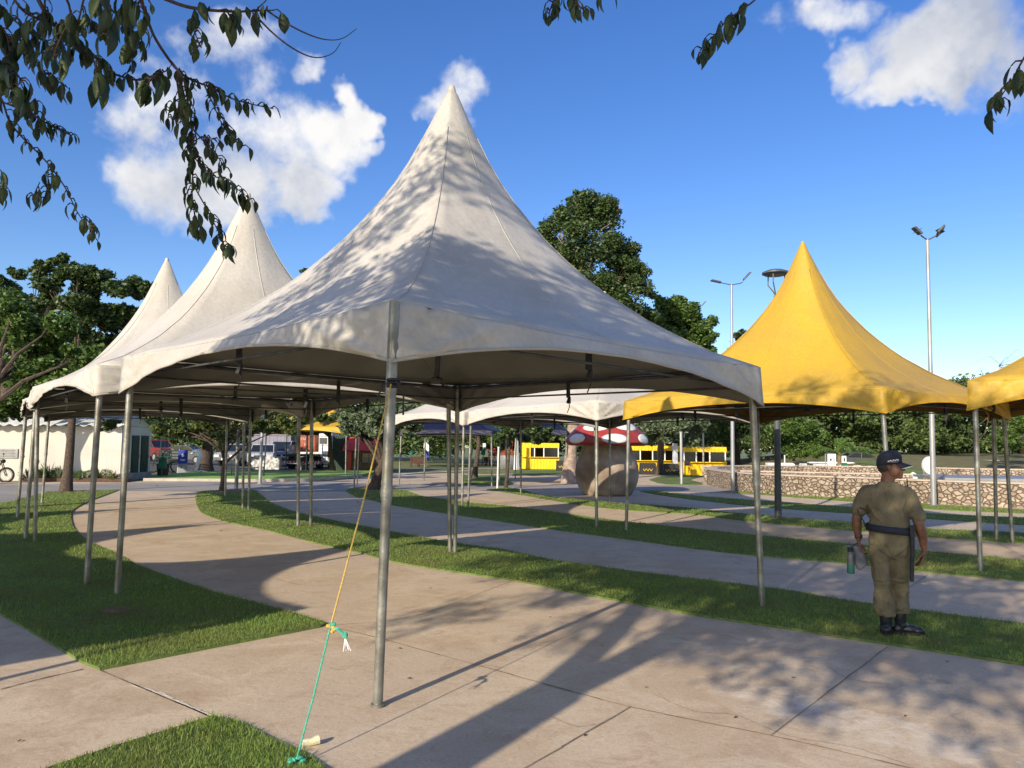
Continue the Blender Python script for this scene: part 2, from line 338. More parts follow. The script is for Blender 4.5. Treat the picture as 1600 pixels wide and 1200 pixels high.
strips = [
 gp([(-250,860),(-250,815),(0,787),(27,781),(53,775),(91,768.5),(184,766.5)], [(184,767),(160,776),(139,784),(117,796),(111,807),(115,825),(128,839),(149,852),(187,869),(213,884),(267,904),(333,927),(373,937),(450,958),(511,976)], [(500,981),(319,1016),(156,1048)], [(128,1037),(62,997),(0,962),(-100,915)]),
 gp([(334,1123),(175,1172),(90,1200),(-50,1245)], [(200,1400),(580,1400),(530,1220)], [(478,1183),(447,1170),(375,1133)]),
 gp([(305,777),(312,770),(324,767.5),(361,766.5),(400,767)], [(408,774),(425,787),(459,800),(496,809),(556,821),(612,832),(706,849),(782,860),(865,877),(940,888),(1015,898),(1105,909),(1240,926),(1300,937),(1433,956),(1600,977),(2000,1020)], [(2000,1105),(1600,1041),(1433,1015),(1300,995),(1240,985),(1109,966),(1015,949),(902,928),(800,908),(631,882),(560,864),(500,851),(410,828),(350,815),(316,802),(307,789)]),
 gp([(540,768),(550,763.5),(594,762),(630,766),(656,775),(686,780),(731,786),(787,791),(844,798),(929,810),(1004,819),(1135,833),(1322,851),(1450,863),(1600,877),(1950,908)], [(1950,950),(1600,909),(1450,895),(1322,881),(1135,864),(985,844),(872,829),(760,812),(640,794),(610,789),(555,776)]),
 gp([(760,765.5),(785,763.5),(812,765),(854,776),(959,786),(1060,793),(1135,801),(1247,811),(1337,818),(1450,827),(1600,834),(1900,850)], [(1900,872),(1600,850),(1450,840),(1337,830),(1172,815),(1079,804),(970,797),(891,787),(827,776),(790,770)]),
 gp([(1000,768),(1030,767.5),(1060,773),(1172,782),(1337,794),(1450,803),(1600,810),(1900,824)], [(1900,840),(1600,821),(1450,811),(1337,803),(1247,797),(1135,787),(1060,778),(1020,772)]),
 gp([(1127,768.5),(1160,768),(1210,770),(1337,778),(1450,788),(1600,797),(1900,812)], [(1900,819),(1600,803),(1450,796),(1337,785),(1210,775),(1160,771)]),
 gp([(1014,750),(1035,744),(1062,742.5),(1100,744)], [(1078,750),(1098,757),(1050,757.5),(1028,755)]),
 gp([(720,741.5),(745,743),(795,742)], [(793,750),(800,757),(760,758),(725,757.5)]),
 gp([(805,736),(880,735.5),(900,738)], [(880,741),(800,744)]),
]
bright = gp([(226,750.5),(240,746),(290,741),(350,738)], [(450,737.5),(545,737),(600,738)], [(562,744),(500,749.5),(400,751.5),(345,751)])
TUFT = []
for i, p in enumerate(strips):
    TUFT.append(sheet('lawn', p, .022, 'turf', thick=.03))
BR = sheet('lawn', bright, .10, 'lawn', thick=.11)
sheet('path', gp([(560,751),(610,741),(660,737.3),(735,735)], [(735,736.3),(660,739),(618,744),(575,752)]), .006, 'kerb')
sheet('path', gp([(610,733),(720,731.5),(860,732)], [(860,733),(720,732.5),(610,734.2)]), .006, 'kerb')
# worn patch of soil around tree feet, and in the near lawn
def soil(px, py, r, z=.03):
    c = G(px, py); n = 22
    sheet('soil', [(c.x+r*(1+.25*math.sin(3*a+px)+.12*math.sin(7*a))*math.cos(a), c.y+r*(.9+.2*math.sin(4*a))*math.sin(a)) for a in [2*PI*i/n for i in range(n)]], z, 'soil')
soil(182, 957, .17); soil(104, 769, .6); soil(348, 769, .8); soil(585, 768, .8); soil(890, 754, 1.3, .008)
# expansion joints of the paving: thin dark grooves lying on the slab
jm = MB()
def joint(pts, w=.012):
    q = [G(*p) for p in pts]
    if len(q) > 2: q = crm(q, 4)
    R = random.Random(len(jm.v))
    for a, b in zip(q, q[1:]):
        n = max(1, int((b-a).length/.25)); last = None
        d = (b-a).normalized(); s = Vector((-d.y, d.x, 0))
        for k in range(n+1):
            p = a.lerp(b, k/n)+s*R.uniform(-.004, .004); ww = w*R.uniform(.5, 1.3)
            cur = (p-s*ww/2, p+s*ww/2)
            if last: jm.add([(v.x, v.y, .0045) for v in (last[0], cur[0], cur[1], last[1])], [(0,1,2,3)])
            last = cur
joint([(156,1048),(334,1123)], .015); joint([(511,978),(597,999),(800,1055),(985,1105),(1205,1150),(1420,1200),(1600,1240)])
joint([(985,1105),(840,1190),(700,1270)]); joint([(1388,1010),(1205,1150)], .01); joint([(0,1078),(60,1062),(130,1046)], .014)
joint([(660,997),(900,1000)], .0) if False else None
joint([(800,908),(650,962),(511,978)], .007); joint([(1450,898),(1425,915),(1370,950)], .01); joint([(860,850),(990,820)], .0) if False else None
joint([(480,1184),(560,1260)], .02)
joint([(1560,850),(1600,870)], .01)
jm.build('joint', 'joint', PAVE)
jm = MB(); joint([(205,1071),(245,1083),(290,1103),(330,1120)], .035); jm.build('joint_mortar', mat('pale mortar', (.62,.54,.43), .95, (.72,.65,.54), 9, .5), PAVE)
jm = MB()
for c_ in ([(0,985),(12,982),(22,977),(30,978)], [(735,1046),(760,1040),(778,1043)], [(860,1120),(900,1136),(930,1132)], [(1020,1085),(1085,1112),(1150,1118),(1230,1150),(1330,1168),(1420,1196)], [(430,905),(480,915),(560,912)], [(1290,1040),(1330,1062),(1400,1070)]): joint(c_, .005)
jm.build('crack', 'joint', PAVE)
# low kerb at the bright lawn
km = MB(); kp = gp([(226,751.5),(345,752.4),(400,752.8),(500,750.8),(562,745)])
for a, b in zip(kp, kp[1:]):
    d = (b-a).normalized(); s = Vector((d.y, -d.x, 0))*.16
    km.add([a, b, b+s, a+s, a+Vector((0,0,.13)), b+Vector((0,0,.13)), b+s+Vector((0,0,.13)), a+s+Vector((0,0,.13))], [(3,2,1,0),(4,5,6,7),(0,1,5,4),(2,3,7,6),(1,2,6,5),(3,0,4,7)])
tag(km.build('kerb', 'kerb'), kind='structure')

# grass blades: denser and finer close by
def blades():
    VV = []; 
    for o, poly, tris in TUFT:
        P = np.array([[p.x, p.y] for p in poly]); T = np.array(tris)
        a, b, c = P[T[:,0]], P[T[:,1]], P[T[:,2]]
        ar = np.abs(np.cross(b-a, c-a))/2; tot = ar.sum()
        n = int(min(tot*6500, 1600000)); idx = RNG.choice(len(T), n, p=ar/tot)
        u = RNG.random((n,1)); v = RNG.random((n,1)); s = (u+v) > 1; u[s] = 1-u[s]; v[s] = 1-v[s]
        q = a[idx]+(b[idx]-a[idx])*u+(c[idx]-a[idx])*v
        d = np.hypot(q[:,0], q[:,1]); ok = (q[:,1] > 2.5) & (np.abs(q[:,0])/q[:,1] < .75) & (d < 36)
        ok &= RNG.random(n) < np.minimum(1, (6.0/np.maximum(d, .1))**2)
        VV.append(q[ok])
    q = np.concatenate(VV); n = len(q); d = np.hypot(q[:,0], q[:,1])
    k = np.maximum(1, d/7.0)
    clump = .75+.5*np.sin(q[:,0]*5.1+np.sin(q[:,1]*3.7)*2)*np.sin(q[:,1]*4.3)
    h = RNG.uniform(.016, .036, n)*(.8+.35*clump); tall = RNG.random(n) < .02; h[tall] *= 1.7
    w = RNG.uniform(.0028, .0046, n)*k*1.05
    an = RNG.uniform(0, 2*PI, n); ln = RNG.uniform(0, .9, n)*h; la = RNG.uniform(0, 2*PI, n)
    base = np.stack([q[:,0], q[:,1], np.full(n, .02)], 1)
    side = np.stack([np.cos(an), np.sin(an), np.zeros(n)], 1)*(w/2)[:,None]
    lean = np.stack([np.cos(la)*ln, np.sin(la)*ln, h], 1)
    V = np.stack([base-side, base+side, base+lean*np.array([.45,.45,.6])+side*.7, base+lean, base+lean*np.array([.45,.45,.6])-side*.7], 1).reshape(-1,3)
    Fq = np.arange(n*5).reshape(n,5)
    o = np_mesh('grass', V, Fq, 5, 'blade'); tag(o, 'short mown green grass filling the curved strips between the concrete paths', 'grass', kind='stuff')
    print('blades', n)
blades()

# ------------------------------------------------------------------ tents
PROF = [(0,1),(.02,.985),(.081,.862),(.136,.755),(.163,.705),(.224,.605),(.31,.495),(.375,.418),(.52,.275),(.675,.155),(.855,.054),(1,0)]
def prof(s):
    for (a, x), (b, y) in zip(PROF, PROF[1:]):
        if s <= b: return x+(y-x)*(s-a)/(b-a)
    return 0
def tent(label, feet, tops=None, ze=2.64, zl=2.25, zp=5.72, fab='fab_white', seam='seam_white', group=None, detail=True, leg_n=1, peak=None, cat='canopy tent', out_legs=(), straps=True, dz=(0,0,0,0)):
    """feet: four ground points in order round the square"""
    feet = [Vector((p[0], p[1], 0)) for p in feet]; c0 = sum(feet, Vector())/4
    tops = [Vector((p[0], p[1], 0)) for p in (tops or feet)]; cen = sum(tops, Vector())/4
    t = empty('canopy_tent', c0, 0, label, cat, group)
    loc = lambda p: Vector(p)-c0
    MS, NR = 14, 18; R = random.Random(int(c0.x*100)); mb = MB()
    per = []                                     # perimeter points (xy), and corner weight
    for i in range(4):
        a, b = tops[i], tops[(i+1) % 4]
        for k in range(MS):
            u = k/MS; p = a.lerp(b, u); z = ze+dz[i]*(1-u)+dz[(i+1) % 4]*u
            inn = math.sin(PI*u)*.05
            d = (cen-p); d.z = 0; per.append((p+d.normalized()*inn, u, z))
    n = len(per); pk = Vector(peak) if peak else cen
    rmean = sum((p-cen).length for p, _, _ in per)/n
    vs = []
    for j in range(NR+1):
        s = (j/NR)**1.25 if j else 0.0; s = max(s, .016)
        for p, u, z in per:
            d = p-cen; circ = d.normalized()*rmean; f = max(0, 1-s)**1.6
            q = cen.lerp(pk, 1-s)+(d*(1-f)+circ*f)*s
            zz = z+(zp-z)*prof(s)*(1-.07*math.sin(PI*u)*min(1, s*2.2)*(1 if s < 1 else 1))
            zz += .012*math.sin(u*23+i+s*17)*s*(1-s)*2 - (.02*math.sin(PI*u) if s > .97 else 0)
            vs.append(loc((q.x, q.y, zz)))
    fs = [(j*n+i, j*n+(i+1) % n, (j+1)*n+(i+1) % n, (j+1)*n+i) for j in range(NR) for i in range(n)]
    fs.append(tuple(range(n-1, -1, -1))); mb.add(vs, fs, 2)
    # seams: raised ribbons down the ridges and the faces
    for i in list(range(0, n, MS))+[MS*k+MS//2 for k in range(4)]:
        line = [Vector(vs[j*n+i]) for j in range(NR+1)]; nb = [Vector(vs[j*n+(i+1) % n]) for j in range(NR+1)]
        out = []
        for a, b in zip(line, nb):
            w = (b-a); w = w.normalized() if w.length > 1e-5 else Vector((1,0,0)); o3 = (a-loc(cen)); o3.z = 0
            o3 = (o3.normalized() if o3.length > 1e-4 else Vector())*.0015+Vector((0,0,.0022)); out += [a-w*.007+o3, a+w*.007+o3]
        k0 = 3
        mb.add(out[2*k0:], [(2*j, 2*j+1, 2*j+3, 2*j+2) for j in range(NR-k0)], 1)
    under_mat = 'fab_yellow_shade' if fab == 'fab_yellow' else ('navy_fab' if fab == 'navy_fab' else 'fab_white_shade')  # inner faces get the fabric copy darkened as shade
    can = mb.build('canopy', [fab, seam, under_mat], t, smooth=2, solid=.004); can.modifiers['solid'].material_offset = -2; can.modifiers['solid'].material_offset_rim = -2
    # cap at the tip
    cp = MB(); cp.lathe([(.001,.03),(.03,.028),(.04,0),(.055,-.07)][::-1], loc((pk.x, pk.y, zp)), 12); cp.build('peak_cap', fab, t, smooth=True)
    # valance with arched lower edge
    vb = MB()
    for i in range(4):
        a, b = tops[i], tops[(i+1) % 4]; K = 64; RW = 9; d = (b-a).normalized(); nrm = Vector((d.y, -d.x, 0))
        if nrm.dot(a-cen) < 0: nrm = -nrm
        ph = R.uniform(0, 6); vv = []
        for k in range(K+1):
            u = k/K; z1 = ze+dz[i]*(1-u)+dz[(i+1) % 4]*u - .02*math.sin(PI*u); zb = zl+dz[i]*(1-u)+dz[(i+1) % 4]*u
            e = abs(2*u-1); arch = 1-e**2.05; zb2 = zb+(z1-.125-zb)*arch
            for r in range(RW+1):
                v = r/RW; p = a.lerp(b, u)+(cen-a.lerp(b, u)).normalized()*math.sin(PI*u)*.05*(1-v)
                du = min(u, 1-u)*(b-a).length; zz_ = z1+(zb2-z1)*v-zb; rr_ = math.hypot(du, zz_)+.02; an_ = math.atan2(zz_, du); sg = ph+(3 if u > .5 else 0)
                wv = math.sin(an_*17+sg)+.6*math.sin(an_*29+sg*2); fold = .032*wv*min(1, rr_/.25)*math.exp(-rr_/1.0)+.010*math.sin(u*31+ph+v*3)*v+.006*math.sin(u*67+ph*3-v*5)*v
                p = p+nrm*(.012+fold*min(1, (1-e)*9+.12)+.02*v)+d*((.012+.02*v)*math.copysign(e**12, u-.5))
                vv.append(loc((p.x, p.y, z1+(zb2-z1)*v)))
        W = RW+1
        vb.add(vv, [(k*W+r, k*W+r+1, (k+1)*W+r+1, (k+1)*W+r) for k in range(K) for r in range(RW)])
        # hem
        for off, mi in ((0, 1),):
            hv = []
            for k in range(K+1): p = Vector(vv[k*W+RW]); hv += [p+nrm*.005, p+nrm*.005+Vector((0,0,.022))]
            vb.add(hv, [(2*k, 2*k+2, 2*k+3, 2*k+1) for k in range(K)], mi)
    vo = vb.build('valance', [fab, seam, under_mat], t, smooth=2, solid=.004); vo.modifiers['solid'].material_offset = 2
    # steel frame under the eaves, with centre mast on wires
    fb = MB()
    for i in range(4):
        a, b = loc(tops[i]), loc(tops[(i+1) % 4]); ins = lambda p: p+(loc(cen)-p).normalized()*.09
        za, zb_ = ze+dz[i]-.05, ze+dz[(i+1) % 4]-.05
        A = Vector((*ins(a).xy, za)); B = Vector((*ins(b).xy, zb_)); fb.tube([A, B], .022, 8)
        if detail: fb.tube([A-Vector((0,0,.17)), B-Vector((0,0,.17))], .012, 6)
    fb.build('eave_frame', 'steel_dark', t, smooth=True)
    c = loc((cen.x, cen.y, 0)); mt = MB(); pl_ = loc((pk.x, pk.y, 0)); mt.tube([c+Vector((0,0,2.42)), Vector((pl_.x, pl_.y, zp-.12))], .03, 8)
    mt.lathe([(.05,0),(.07,.02),(.07,.05),(.04,.07)], c+Vector((0,0,2.40)), 8)
    for i in range(4):
        a = loc(tops[i])+(c-loc(tops[i])).normalized()*.1; mt.tube([c+Vector((0,0,2.44)), Vector((a.x, a.y, ze-.1+dz[i]))], .005, 4)
    mt.build('mast', 'steel_dark', t, smooth=True)
    if straps:
        for i in range(4):
            a, b = loc(tops[i]), loc(tops[(i+1) % 4]); m_ = a.lerp(b, R.uniform(.42,.58)); m_ = m_+(c-m_).normalized()*.16; sb = MB()
            z0 = ze-.10; h = R.uniform(.16,.26)
            sb.box((m_.x, m_.y, z0-h/2), (.035,.05,h), R.random()*3); sb.box((m_.x+.01, m_.y, z0-h-.03), (.05,.04,.09), R.random()*3, 0, .6, .3); sb.tube([(m_.x, m_.y, z0-h), (m_.x+.02, m_.y+.02, z0-h-.12), (m_.x-.01, m_.y+.03, z0-h-.2)], .006, 5)
            sb.build('strap', 'black', t)
    for i in range(4):
        f_, p_ = loc(feet[i]), loc(tops[i]); p_ = Vector((p_.x, p_.y, 0)); ff = Vector((f_.x, f_.y, 0.0))
        if i not in out_legs: cc = loc(cen); cc.z = 0; p_ = p_+(cc-p_).normalized()*.085; ff = ff+(cc-ff).normalized()*.02
        top = p_+Vector((0,0,ze+dz[i]-.01)); mid = ff.lerp(top, .52); lg = MB()
        lg.tube([ff, mid], .033, 12); lg.tube([ff.lerp(top,.50), top], .037, 12); lg.tube([mid-(top-ff)*.012, mid+(top-ff)*.012], .041, 12)
        lg.tube([ff+Vector((0,0,0)), ff+Vector((0,0,.02))], .045, 10)
        lg.tube([ff.lerp(top,.52)+Vector((.03,0,0)), ff.lerp(top,.52)+Vector((.06,0,0))], .006, 6)
        lg.build('leg', 'steel', t, smooth=True)
    return t
def g2(px, py): p = G(px, py); return (p.x, p.y)
def top2(foot, px, py): p = at(px, py, foot[1]); return (p.x, p.y)
A = [g2(590,1104), g2(1194,951), g2(711,865), g2(180,931)]
At = [top2(A[0],615,558), top2(A[1],1187,635), top2(A[2],715,655), top2(A[3],192,612)]
WG = 'white peaked canopy tents in rows'; YG = 'yellow peaked canopy tents'
tA = tent('large white peaked tent nearest the camera with leaf shadows across its roof', A, At, group=WG, ze=2.68, zl=2.25, dz=(0,-.10,-.02,0), out_legs=(0,), zp=5.84, peak=(sum(p[0] for p in At)/4+.12, sum(p[1] for p in At)/4, 0))
B = [g2(133,917), g2(705,865), g2(486,823), g2(53,848)]
tB = tent('second white tent of the left row, its peak against the big cloud', B, [top2(B[0],149,615), B[1], top2(B[2],489,655), top2(B[3],50,640)], group=WG, fab='fab_white2', zp=5.8, peak=(*[at(388,305,G(100,880).y*0+12.4)[k] for k in (0,1)], 0))
C = [g2(38,844), (-4.35,15.95), (-6.75,20.0), (-10.95,17.2)]
tC = tent('white peaked tent third in the left row, its tip just above the dark trees', C, group=WG, fab='fab_white2', zp=5.72, peak=(-7.6,16.6,0))
D = [(-11.2,17.6), (-7.0,20.3), (-9.1,24.7), (-12.9,21.3)]
tD = tent('white tent at the far end of the left row, mostly hidden behind the third one', D, group=WG, fab='fab_white2', straps=False, zp=5.0)
E = [g2(932,826), (6.0,18.8), (3.05,23.9), g2(730,795)]
tE = tent('white tent in front of the mushroom, only its tip shows over the front tent roof', E, group=WG, zp=5.75, fab='fab_white2')
Fq_ = [(-1.35,21.3), (2.7,24.3), (.35,27.2), (-3.9,24.9)]
tF = tent('small white tent seen between the front pole and the triple pole, lit cream edge', Fq_, group=WG, fab='fab_white2', zp=5.2, straps=False)
Y1 = [g2(977,830), (5.85,11.9), (9.25,14.3), (5.75,18.0)]
tY = tent('tall yellow peaked tent behind the right corner of the large white tent', Y1, [Y1[0], top2(Y1[1],1383,655), Y1[2], Y1[3]], group=YG, fab='fab_yellow', seam='seam_yellow', zp=5.75, peak=(5.72,14.9,0))
Y2 = [g2(1530,895), (9.9,7.8), (12.9,11.2), g2(1556,845)]
tY2 = tent('yellow tent cut by the right edge of the picture, torn along its top seam', Y2, [top2(Y2[0],1516,655), Y2[1], Y2[2], Y2[3]], group=YG, fab='fab_yellow', seam='seam_yellow', ze=2.68)
HH = [g2(412,740), g2(540,743), (-8.3,49), (-13.3,50)]
tH = tent('far yellow tent over the bright lawn in front of the parked truck', HH, group=YG, fab='fab_yellow', seam='seam_yellow', straps=False)
NJ = 'navy blue tents far back'
tJ1 = tent('navy blue tent seen low under the small cream tent edge', [(-4.8,33),(-.8,32.4),(-.2,36.6),(-4.2,37.2)], group=NJ, fab='navy_fab', seam='navy_fab', zp=4.4, ze=2.35, zl=2.1, straps=False)
tJ2 = tent('navy blue tent beside the pale thick trunk in front of the yellow kiosk', [(-.6,36.5),(2.6,36.0),(3.1,39.6),(.2,40)], group=NJ, fab='navy_fab', seam='navy_fab', zp=4.6, ze=2.45, zl=2.15, straps=False)
KQ = [(-5.28,2.84),(-9.07,6.1),(-12.3,2.3),(-8.55,-.97)]
for kx, ky, lb_ in ((0,0,'white tent just outside the left edge whose shadow falls on the near lawn'),(-4.0,3.1,'second white tent outside the left edge whose pointed shadow crosses the first path'),(-7.4,6.8,'third white tent outside the left edge shading the far lawn tip')):
    tent(lb_, [(a+kx, b+ky) for a, b in KQ], group=WG, fab='fab_white2', zp=5.35)

# torn seam on the right yellow tent
tb = MB(); p0 = Vector((*At[0], 0))
a = at(1548,615,Y2[0][1]-.15); b = at(1600,612,Y2[0][1]-.45)

# ------------------------------------------------------------------ guy rope, debris
legtop = Vector((*At[0], 0)); K0 = at(611,600,4.93); K1 = G(462,1197)
ra = empty('guy_rope', K1, 0, 'yellow and green guy rope tied from the front tent pole to the lawn corner', 'rope')
kn = K0.lerp(K1, .682); yb = MB(); yb.tube([p-K1 for p in [K0, K0.lerp(kn,.5)+Vector((0,.02,-.03)), kn]], .0052, 8); yb.build('upper_rope', 'rope_y', ra, smooth=True)
gb = MB(); gb.tube([p-K1 for p in [kn, kn.lerp(K1,.5)+Vector((0,0,-.01)), K1+Vector((0,0,.02))]], .0050, 8)
for k in range(14): gb.ell((random.uniform(-.05,.05), random.uniform(-.04,.04), random.uniform(.0,.05)), (.022,.012,.010), 8, 0, Matrix.Rotation(random.random()*3,3,'Z'))
gb.build('lower_rope', 'rope_g', ra, smooth=True)
kb = MB(); kp_ = kn-K1
for k in range(7): kb.ell(kp_+Vector((random.uniform(-.012,.03), random.uniform(-.01,.01), random.uniform(-.025,.02))), (.016,.012,.013), 8, k % 2)
kb.tube([kp_+Vector((.01,0,0)), kp_+Vector((.05,-.01,-.005)), kp_+Vector((.085,0,-.04))], .009, 6, 1); kb.ell(kp_+Vector((.085,0,-.04)), (.018,.014,.02), 8, 1)
for k in range(9): kb.tube([kp_+Vector((.085,0,-.05)), kp_+Vector((.09+random.uniform(-.02,.035), random.uniform(-.01,.01), -.11+random.uniform(-.02,.01)))], .0022, 4, 2)
kb.build('knot', ['rope_y', 'rope_g', 'white'], ra, smooth=True)
lb = MB()                                        # lashing at the pole top
for k in range(3): lb.lathe([(.042,0),(.05,.006),(.05,.014),(.042,.02)], Vector((K0.x+.01, K0.y+.05, K0.z+.02-.02*k))-K1, 12, 0)
lb.tube([Vector(K0)-K1, Vector(K0)-K1+Vector((-.05,-.01,.0)), Vector(K0)-K1+Vector((-.085,-.02,-.10))], .006, 6, 0)
lb.tube([Vector(K0)-K1+Vector((.03,-.01,.02)), Vector(K0)-K1+Vector((.085,-.02,-.04)), Vector(K0)-K1+Vector((.085,-.02,-.2))], .007, 6, 0)
lb.build('lashing', 'black', ra, smooth=True)
cu = G(486,1165); cb = MB(); cb.loft([(0,0,-.05,.018,.02),(0,.004,-.03,.022,.016),(.004,0,0,.019,.021),(0,0,.03,.026,.02),(0,0,.045,.024,.024)], 10)
cu_o = cb.build('crumpled_cup', mat('pale yellow wrapper', (.55,.52,.28), .6, (.7,.68,.5), 30, .4), None, smooth=True, loc=cu+Vector((0,0,.024))); cu_o.rotation_euler = (0, rad(82), rad(25)); tag(cu_o, 'crumpled pale yellow cup lying on concrete next to the green rope end', 'litter')

# fallen leaves
lf = MB(); lf.add([(-.03,0,.004),(-.01,.014,.010),(.02,.012,.007),(.035,0,.003),(.015,-.013,.008),(-.012,-.013,.012)], [(0,1,2,3,4,5)])
proto = lf.build('fallen_leaf', 'brown', None, solid=.001)
tag(proto, 'small dry brown leaf lying on the concrete paths', 'leaf', 'fallen leaves on the paths')
spots = [(31,1159),(625,1014),(640,1061),(915,1150),(1150,1122),(672,920),(700,884),(493,797),(640,757),(560,785),(610,773),(1330,940),(62,775),(245,760),(420,762),(940,1010),(860,965),(1480,1035),(1415,1120),(345,830),(1240,1060),(1010,1075)]
for i, (x, y) in enumerate(spots):
    o = proto if i == 0 else proto.copy()
    if i: col.objects.link(o)
    p = G(x, y); o.location = (p.x, p.y, .004); o.rotation_euler = (random.uniform(-.2,.2), 0, random.random()*6); k = max(.55, p.y/14); o.scale = (k, k, k)

# ------------------------------------------------------------------ trees
def leaf_cards(C, Rr, counts, size, flat=.8, hollow=.45, aspect=.5, cull=False):
    """leaf-sized rhombi scattered through clumps (centres C, radii Rr)"""
    P = []; 
    for c, r, n in zip(C, Rr, counts):
        d = RNG.normal(size=(n,3)); d /= np.linalg.norm(d, axis=1)[:,None]+1e-9
        rr = (hollow+(1-hollow)*RNG.random(n)**.6)*r; rr *= 1+.22*np.sin(d[:,0]*7+c[0]*3)*np.sin(d[:,1]*6+c[2]*5)
        d = d*rr[:,None]; d[:,2] *= flat; P.append(np.array(c)[None,:]+d)
    P = np.concatenate(P); n = len(P)
    if cull:
        R3 = np.array(RM.transposed()); q = (P-np.array([0,0,H])) @ R3.T
        bad = (q[:,2] < -.05) & (np.abs(q[:,0]) < -q[:,2]*.74) & (np.abs(q[:,1]) < -q[:,2]*.58); P = P[~bad]; n = len(P)
    a = RNG.normal(size=(n,3)); a[:,2] *= .6; a[:,2] -= .25; a /= np.linalg.norm(a, axis=1)[:,None]
    b = RNG.normal(size=(n,3)); b = np.cross(a, b); b /= np.linalg.norm(b, axis=1)[:,None]
    L = (size*RNG.uniform(.6,1.35,n))[:,None]; W = L*aspect
    nn = np.cross(a, b)
    V = np.stack([P-a*L/2, P+b*W/2+nn*L*.06, P+a*L/2, P-b*W/2+nn*L*.06], 1).reshape(-1,3)
    return V, np.arange(n*4).reshape(n,4)
def limbs(mb, base, top, r0, r1, targets, seed=0, n=9):
    R = random.Random(seed); base = Vector(base); top = Vector(top); pts = []; rs = []
    for i in range(7):
        t = i/6; p = base.lerp(top, t)+Vector((R.uniform(-1,1), R.uniform(-1,1), 0))*r0*.5*(t if i < 6 else 0); pts.append(p); rs.append((r0+(r1-r0)*t)*(1.35 if i == 0 else 1))
    mb.tube([pts[0]-Vector((0,0,.05))]+pts, [rs[0]*1.15]+rs, n)
    for c in targets:
        c = Vector(c); j = R.choice((3,4,5,6)); s = pts[j]; L = (c-s).length
        m1 = s.lerp(c, .35)+Vector((0,0,L*.10)); m2 = s.lerp(c, .7)+Vector((R.uniform(-.1,.1)*L, R.uniform(-.1,.1)*L, L*.06))
        mb.tube([s, m1, m2, c], [rs[j]*.6, rs[j]*.38, rs[j]*.2, rs[j]*.07], 6)
        for q in range(3):
            e = c+Vector((R.uniform(-1,1), R.uniform(-1,1), R.uniform(-.5,.4)))*L*.12; mb.tube([m2, m2.lerp(e,.5)+Vector((0,0,.05*L)), e], [rs[j]*.14, rs[j]*.08, rs[j]*.03], 5)
def tree(name, label, foot, Y, clumps, leafm='leaf_mid', bark='bark', r0=.2, size=.2, dens=900, flat=.8, hollow=.45, cat='tree', group=None, topz=None, seed=1, lean=None, dj=.8, nlim=12):
    """foot: pixel of the trunk foot; clumps measured (px,py,rpx) at depth Y"""
    base = G(*foot); Y = Y or base.y; t = empty(name, base, 0, label, cat, group); R = random.Random(seed)
    C = []; Rr = []; cn = []
    for cl in clumps:
        px, py, rp = cl[:3]; r = rp/F*Y*.86; 
        p = at(px, py, Y+R.uniform(-dj,dj)*max(1.2, r)); C.append(tuple(p)); Rr.append(r); cn.append(int(dens*max(r, .3)**2/ (size/.2)**1.2))
        for k in range(5):                       # sub-clumps break up the outline
            a = R.uniform(0,2*PI); e = R.uniform(-.6,.9); rr = r*R.uniform(.38,.6)
            C.append((p.x+math.cos(a)*r*.95, p.y+math.sin(a)*r*.95, p.z+e*r*.85)); Rr.append(rr); cn.append(int(dens*rr**2*1.3/(size/.2)**1.2)+10)
    V, Fc = leaf_cards(C, Rr, cn, size, flat, hollow)
    V = V-np.array(base)[None,:]
    zt = topz if topz else (sum(c[2] for c in C)/len(C))
    cx = sum(c[0] for c in C)/len(C); cy = sum(c[1] for c in C)/len(C)
    tp = Vector((base.x*.6+cx*.4, base.y*.6+cy*.4, zt)) if lean is None else Vector(lean)
    mb = MB(); tg = [Vector(c)-base for c in C[::6]]; R.shuffle(tg); limbs(mb, (0,0,0), tp-base, r0, r0*.5, tg[:nlim], seed)
    mb.build('trunk', bark, t, smooth=True); np_mesh('crown', V, Fc, 4, leafm, t)
    return t
# left group
tree('umbrella_tree', 'large dark spreading tree behind the left tents, its flat layered top against the sky', (103,769), 27,
     [(120,425,26),(95,408,16),(150,440,28),(60,425,18),(185,450,26),(215,455,20),(30,430,14),(160,490,34),(205,490,24),(120,475,34),(80,470,26),(190,530,24),(150,540,34),(110,520,34),(230,450,14),(70,445,22),(175,500,30),(235,650,16),(170,665,14),(100,560,26),(65,540,22),(205,560,20),(130,450,22),(40,480,24),(175,570,26)], 'leaf_dark', 'bark', .17, .17, 2000, .6, seed=3, topz=4.2, dj=1.2)
tree('leafy_tree', 'bright green leafy tree at the left edge in front of the white house roof', (-60,800), 21,
     [(40,520,42),(80,560,42),(20,580,40),(110,600,36),(50,630,34),(15,480,30),(90,505,26),(60,590,40),(130,560,26),(5,640,28),(100,640,16)], 'leaf_mid', 'bark', .2, .15, 2600, .8, .2, seed=4, topz=3.8, nlim=5)
tree('leafy_tree', 'dark tree mass at the far left edge rising behind the bright leafy tree', (-40,757), 34,
     [(10,450,22),(-10,480,36),(35,490,30),(60,500,26),(0,530,40),(40,470,20),(90,560,30),(170,590,30),(215,560,24),(190,620,26),(130,620,26),(225,610,26),(60,550,30),(100,520,26),(140,500,20),(30,590,30)], 'leaf_dark', 'bark', .3, .2, 1900, .7, seed=5, topz=5)
tree('small_tree', 'slim tree with low drooping crown and brown trunk in the tip of the grass strip', (348,768), None,
     [(300,672,18),(330,660,20),(365,665,20),(390,672,16),(275,676,13),(250,668,14),(345,680,14),(320,685,9),(400,660,16),(425,668,14),(455,672,12),(440,660,14)], 'leaf_warm', 'bark', .11, .17, 1900, .6, seed=6, topz=2.0)
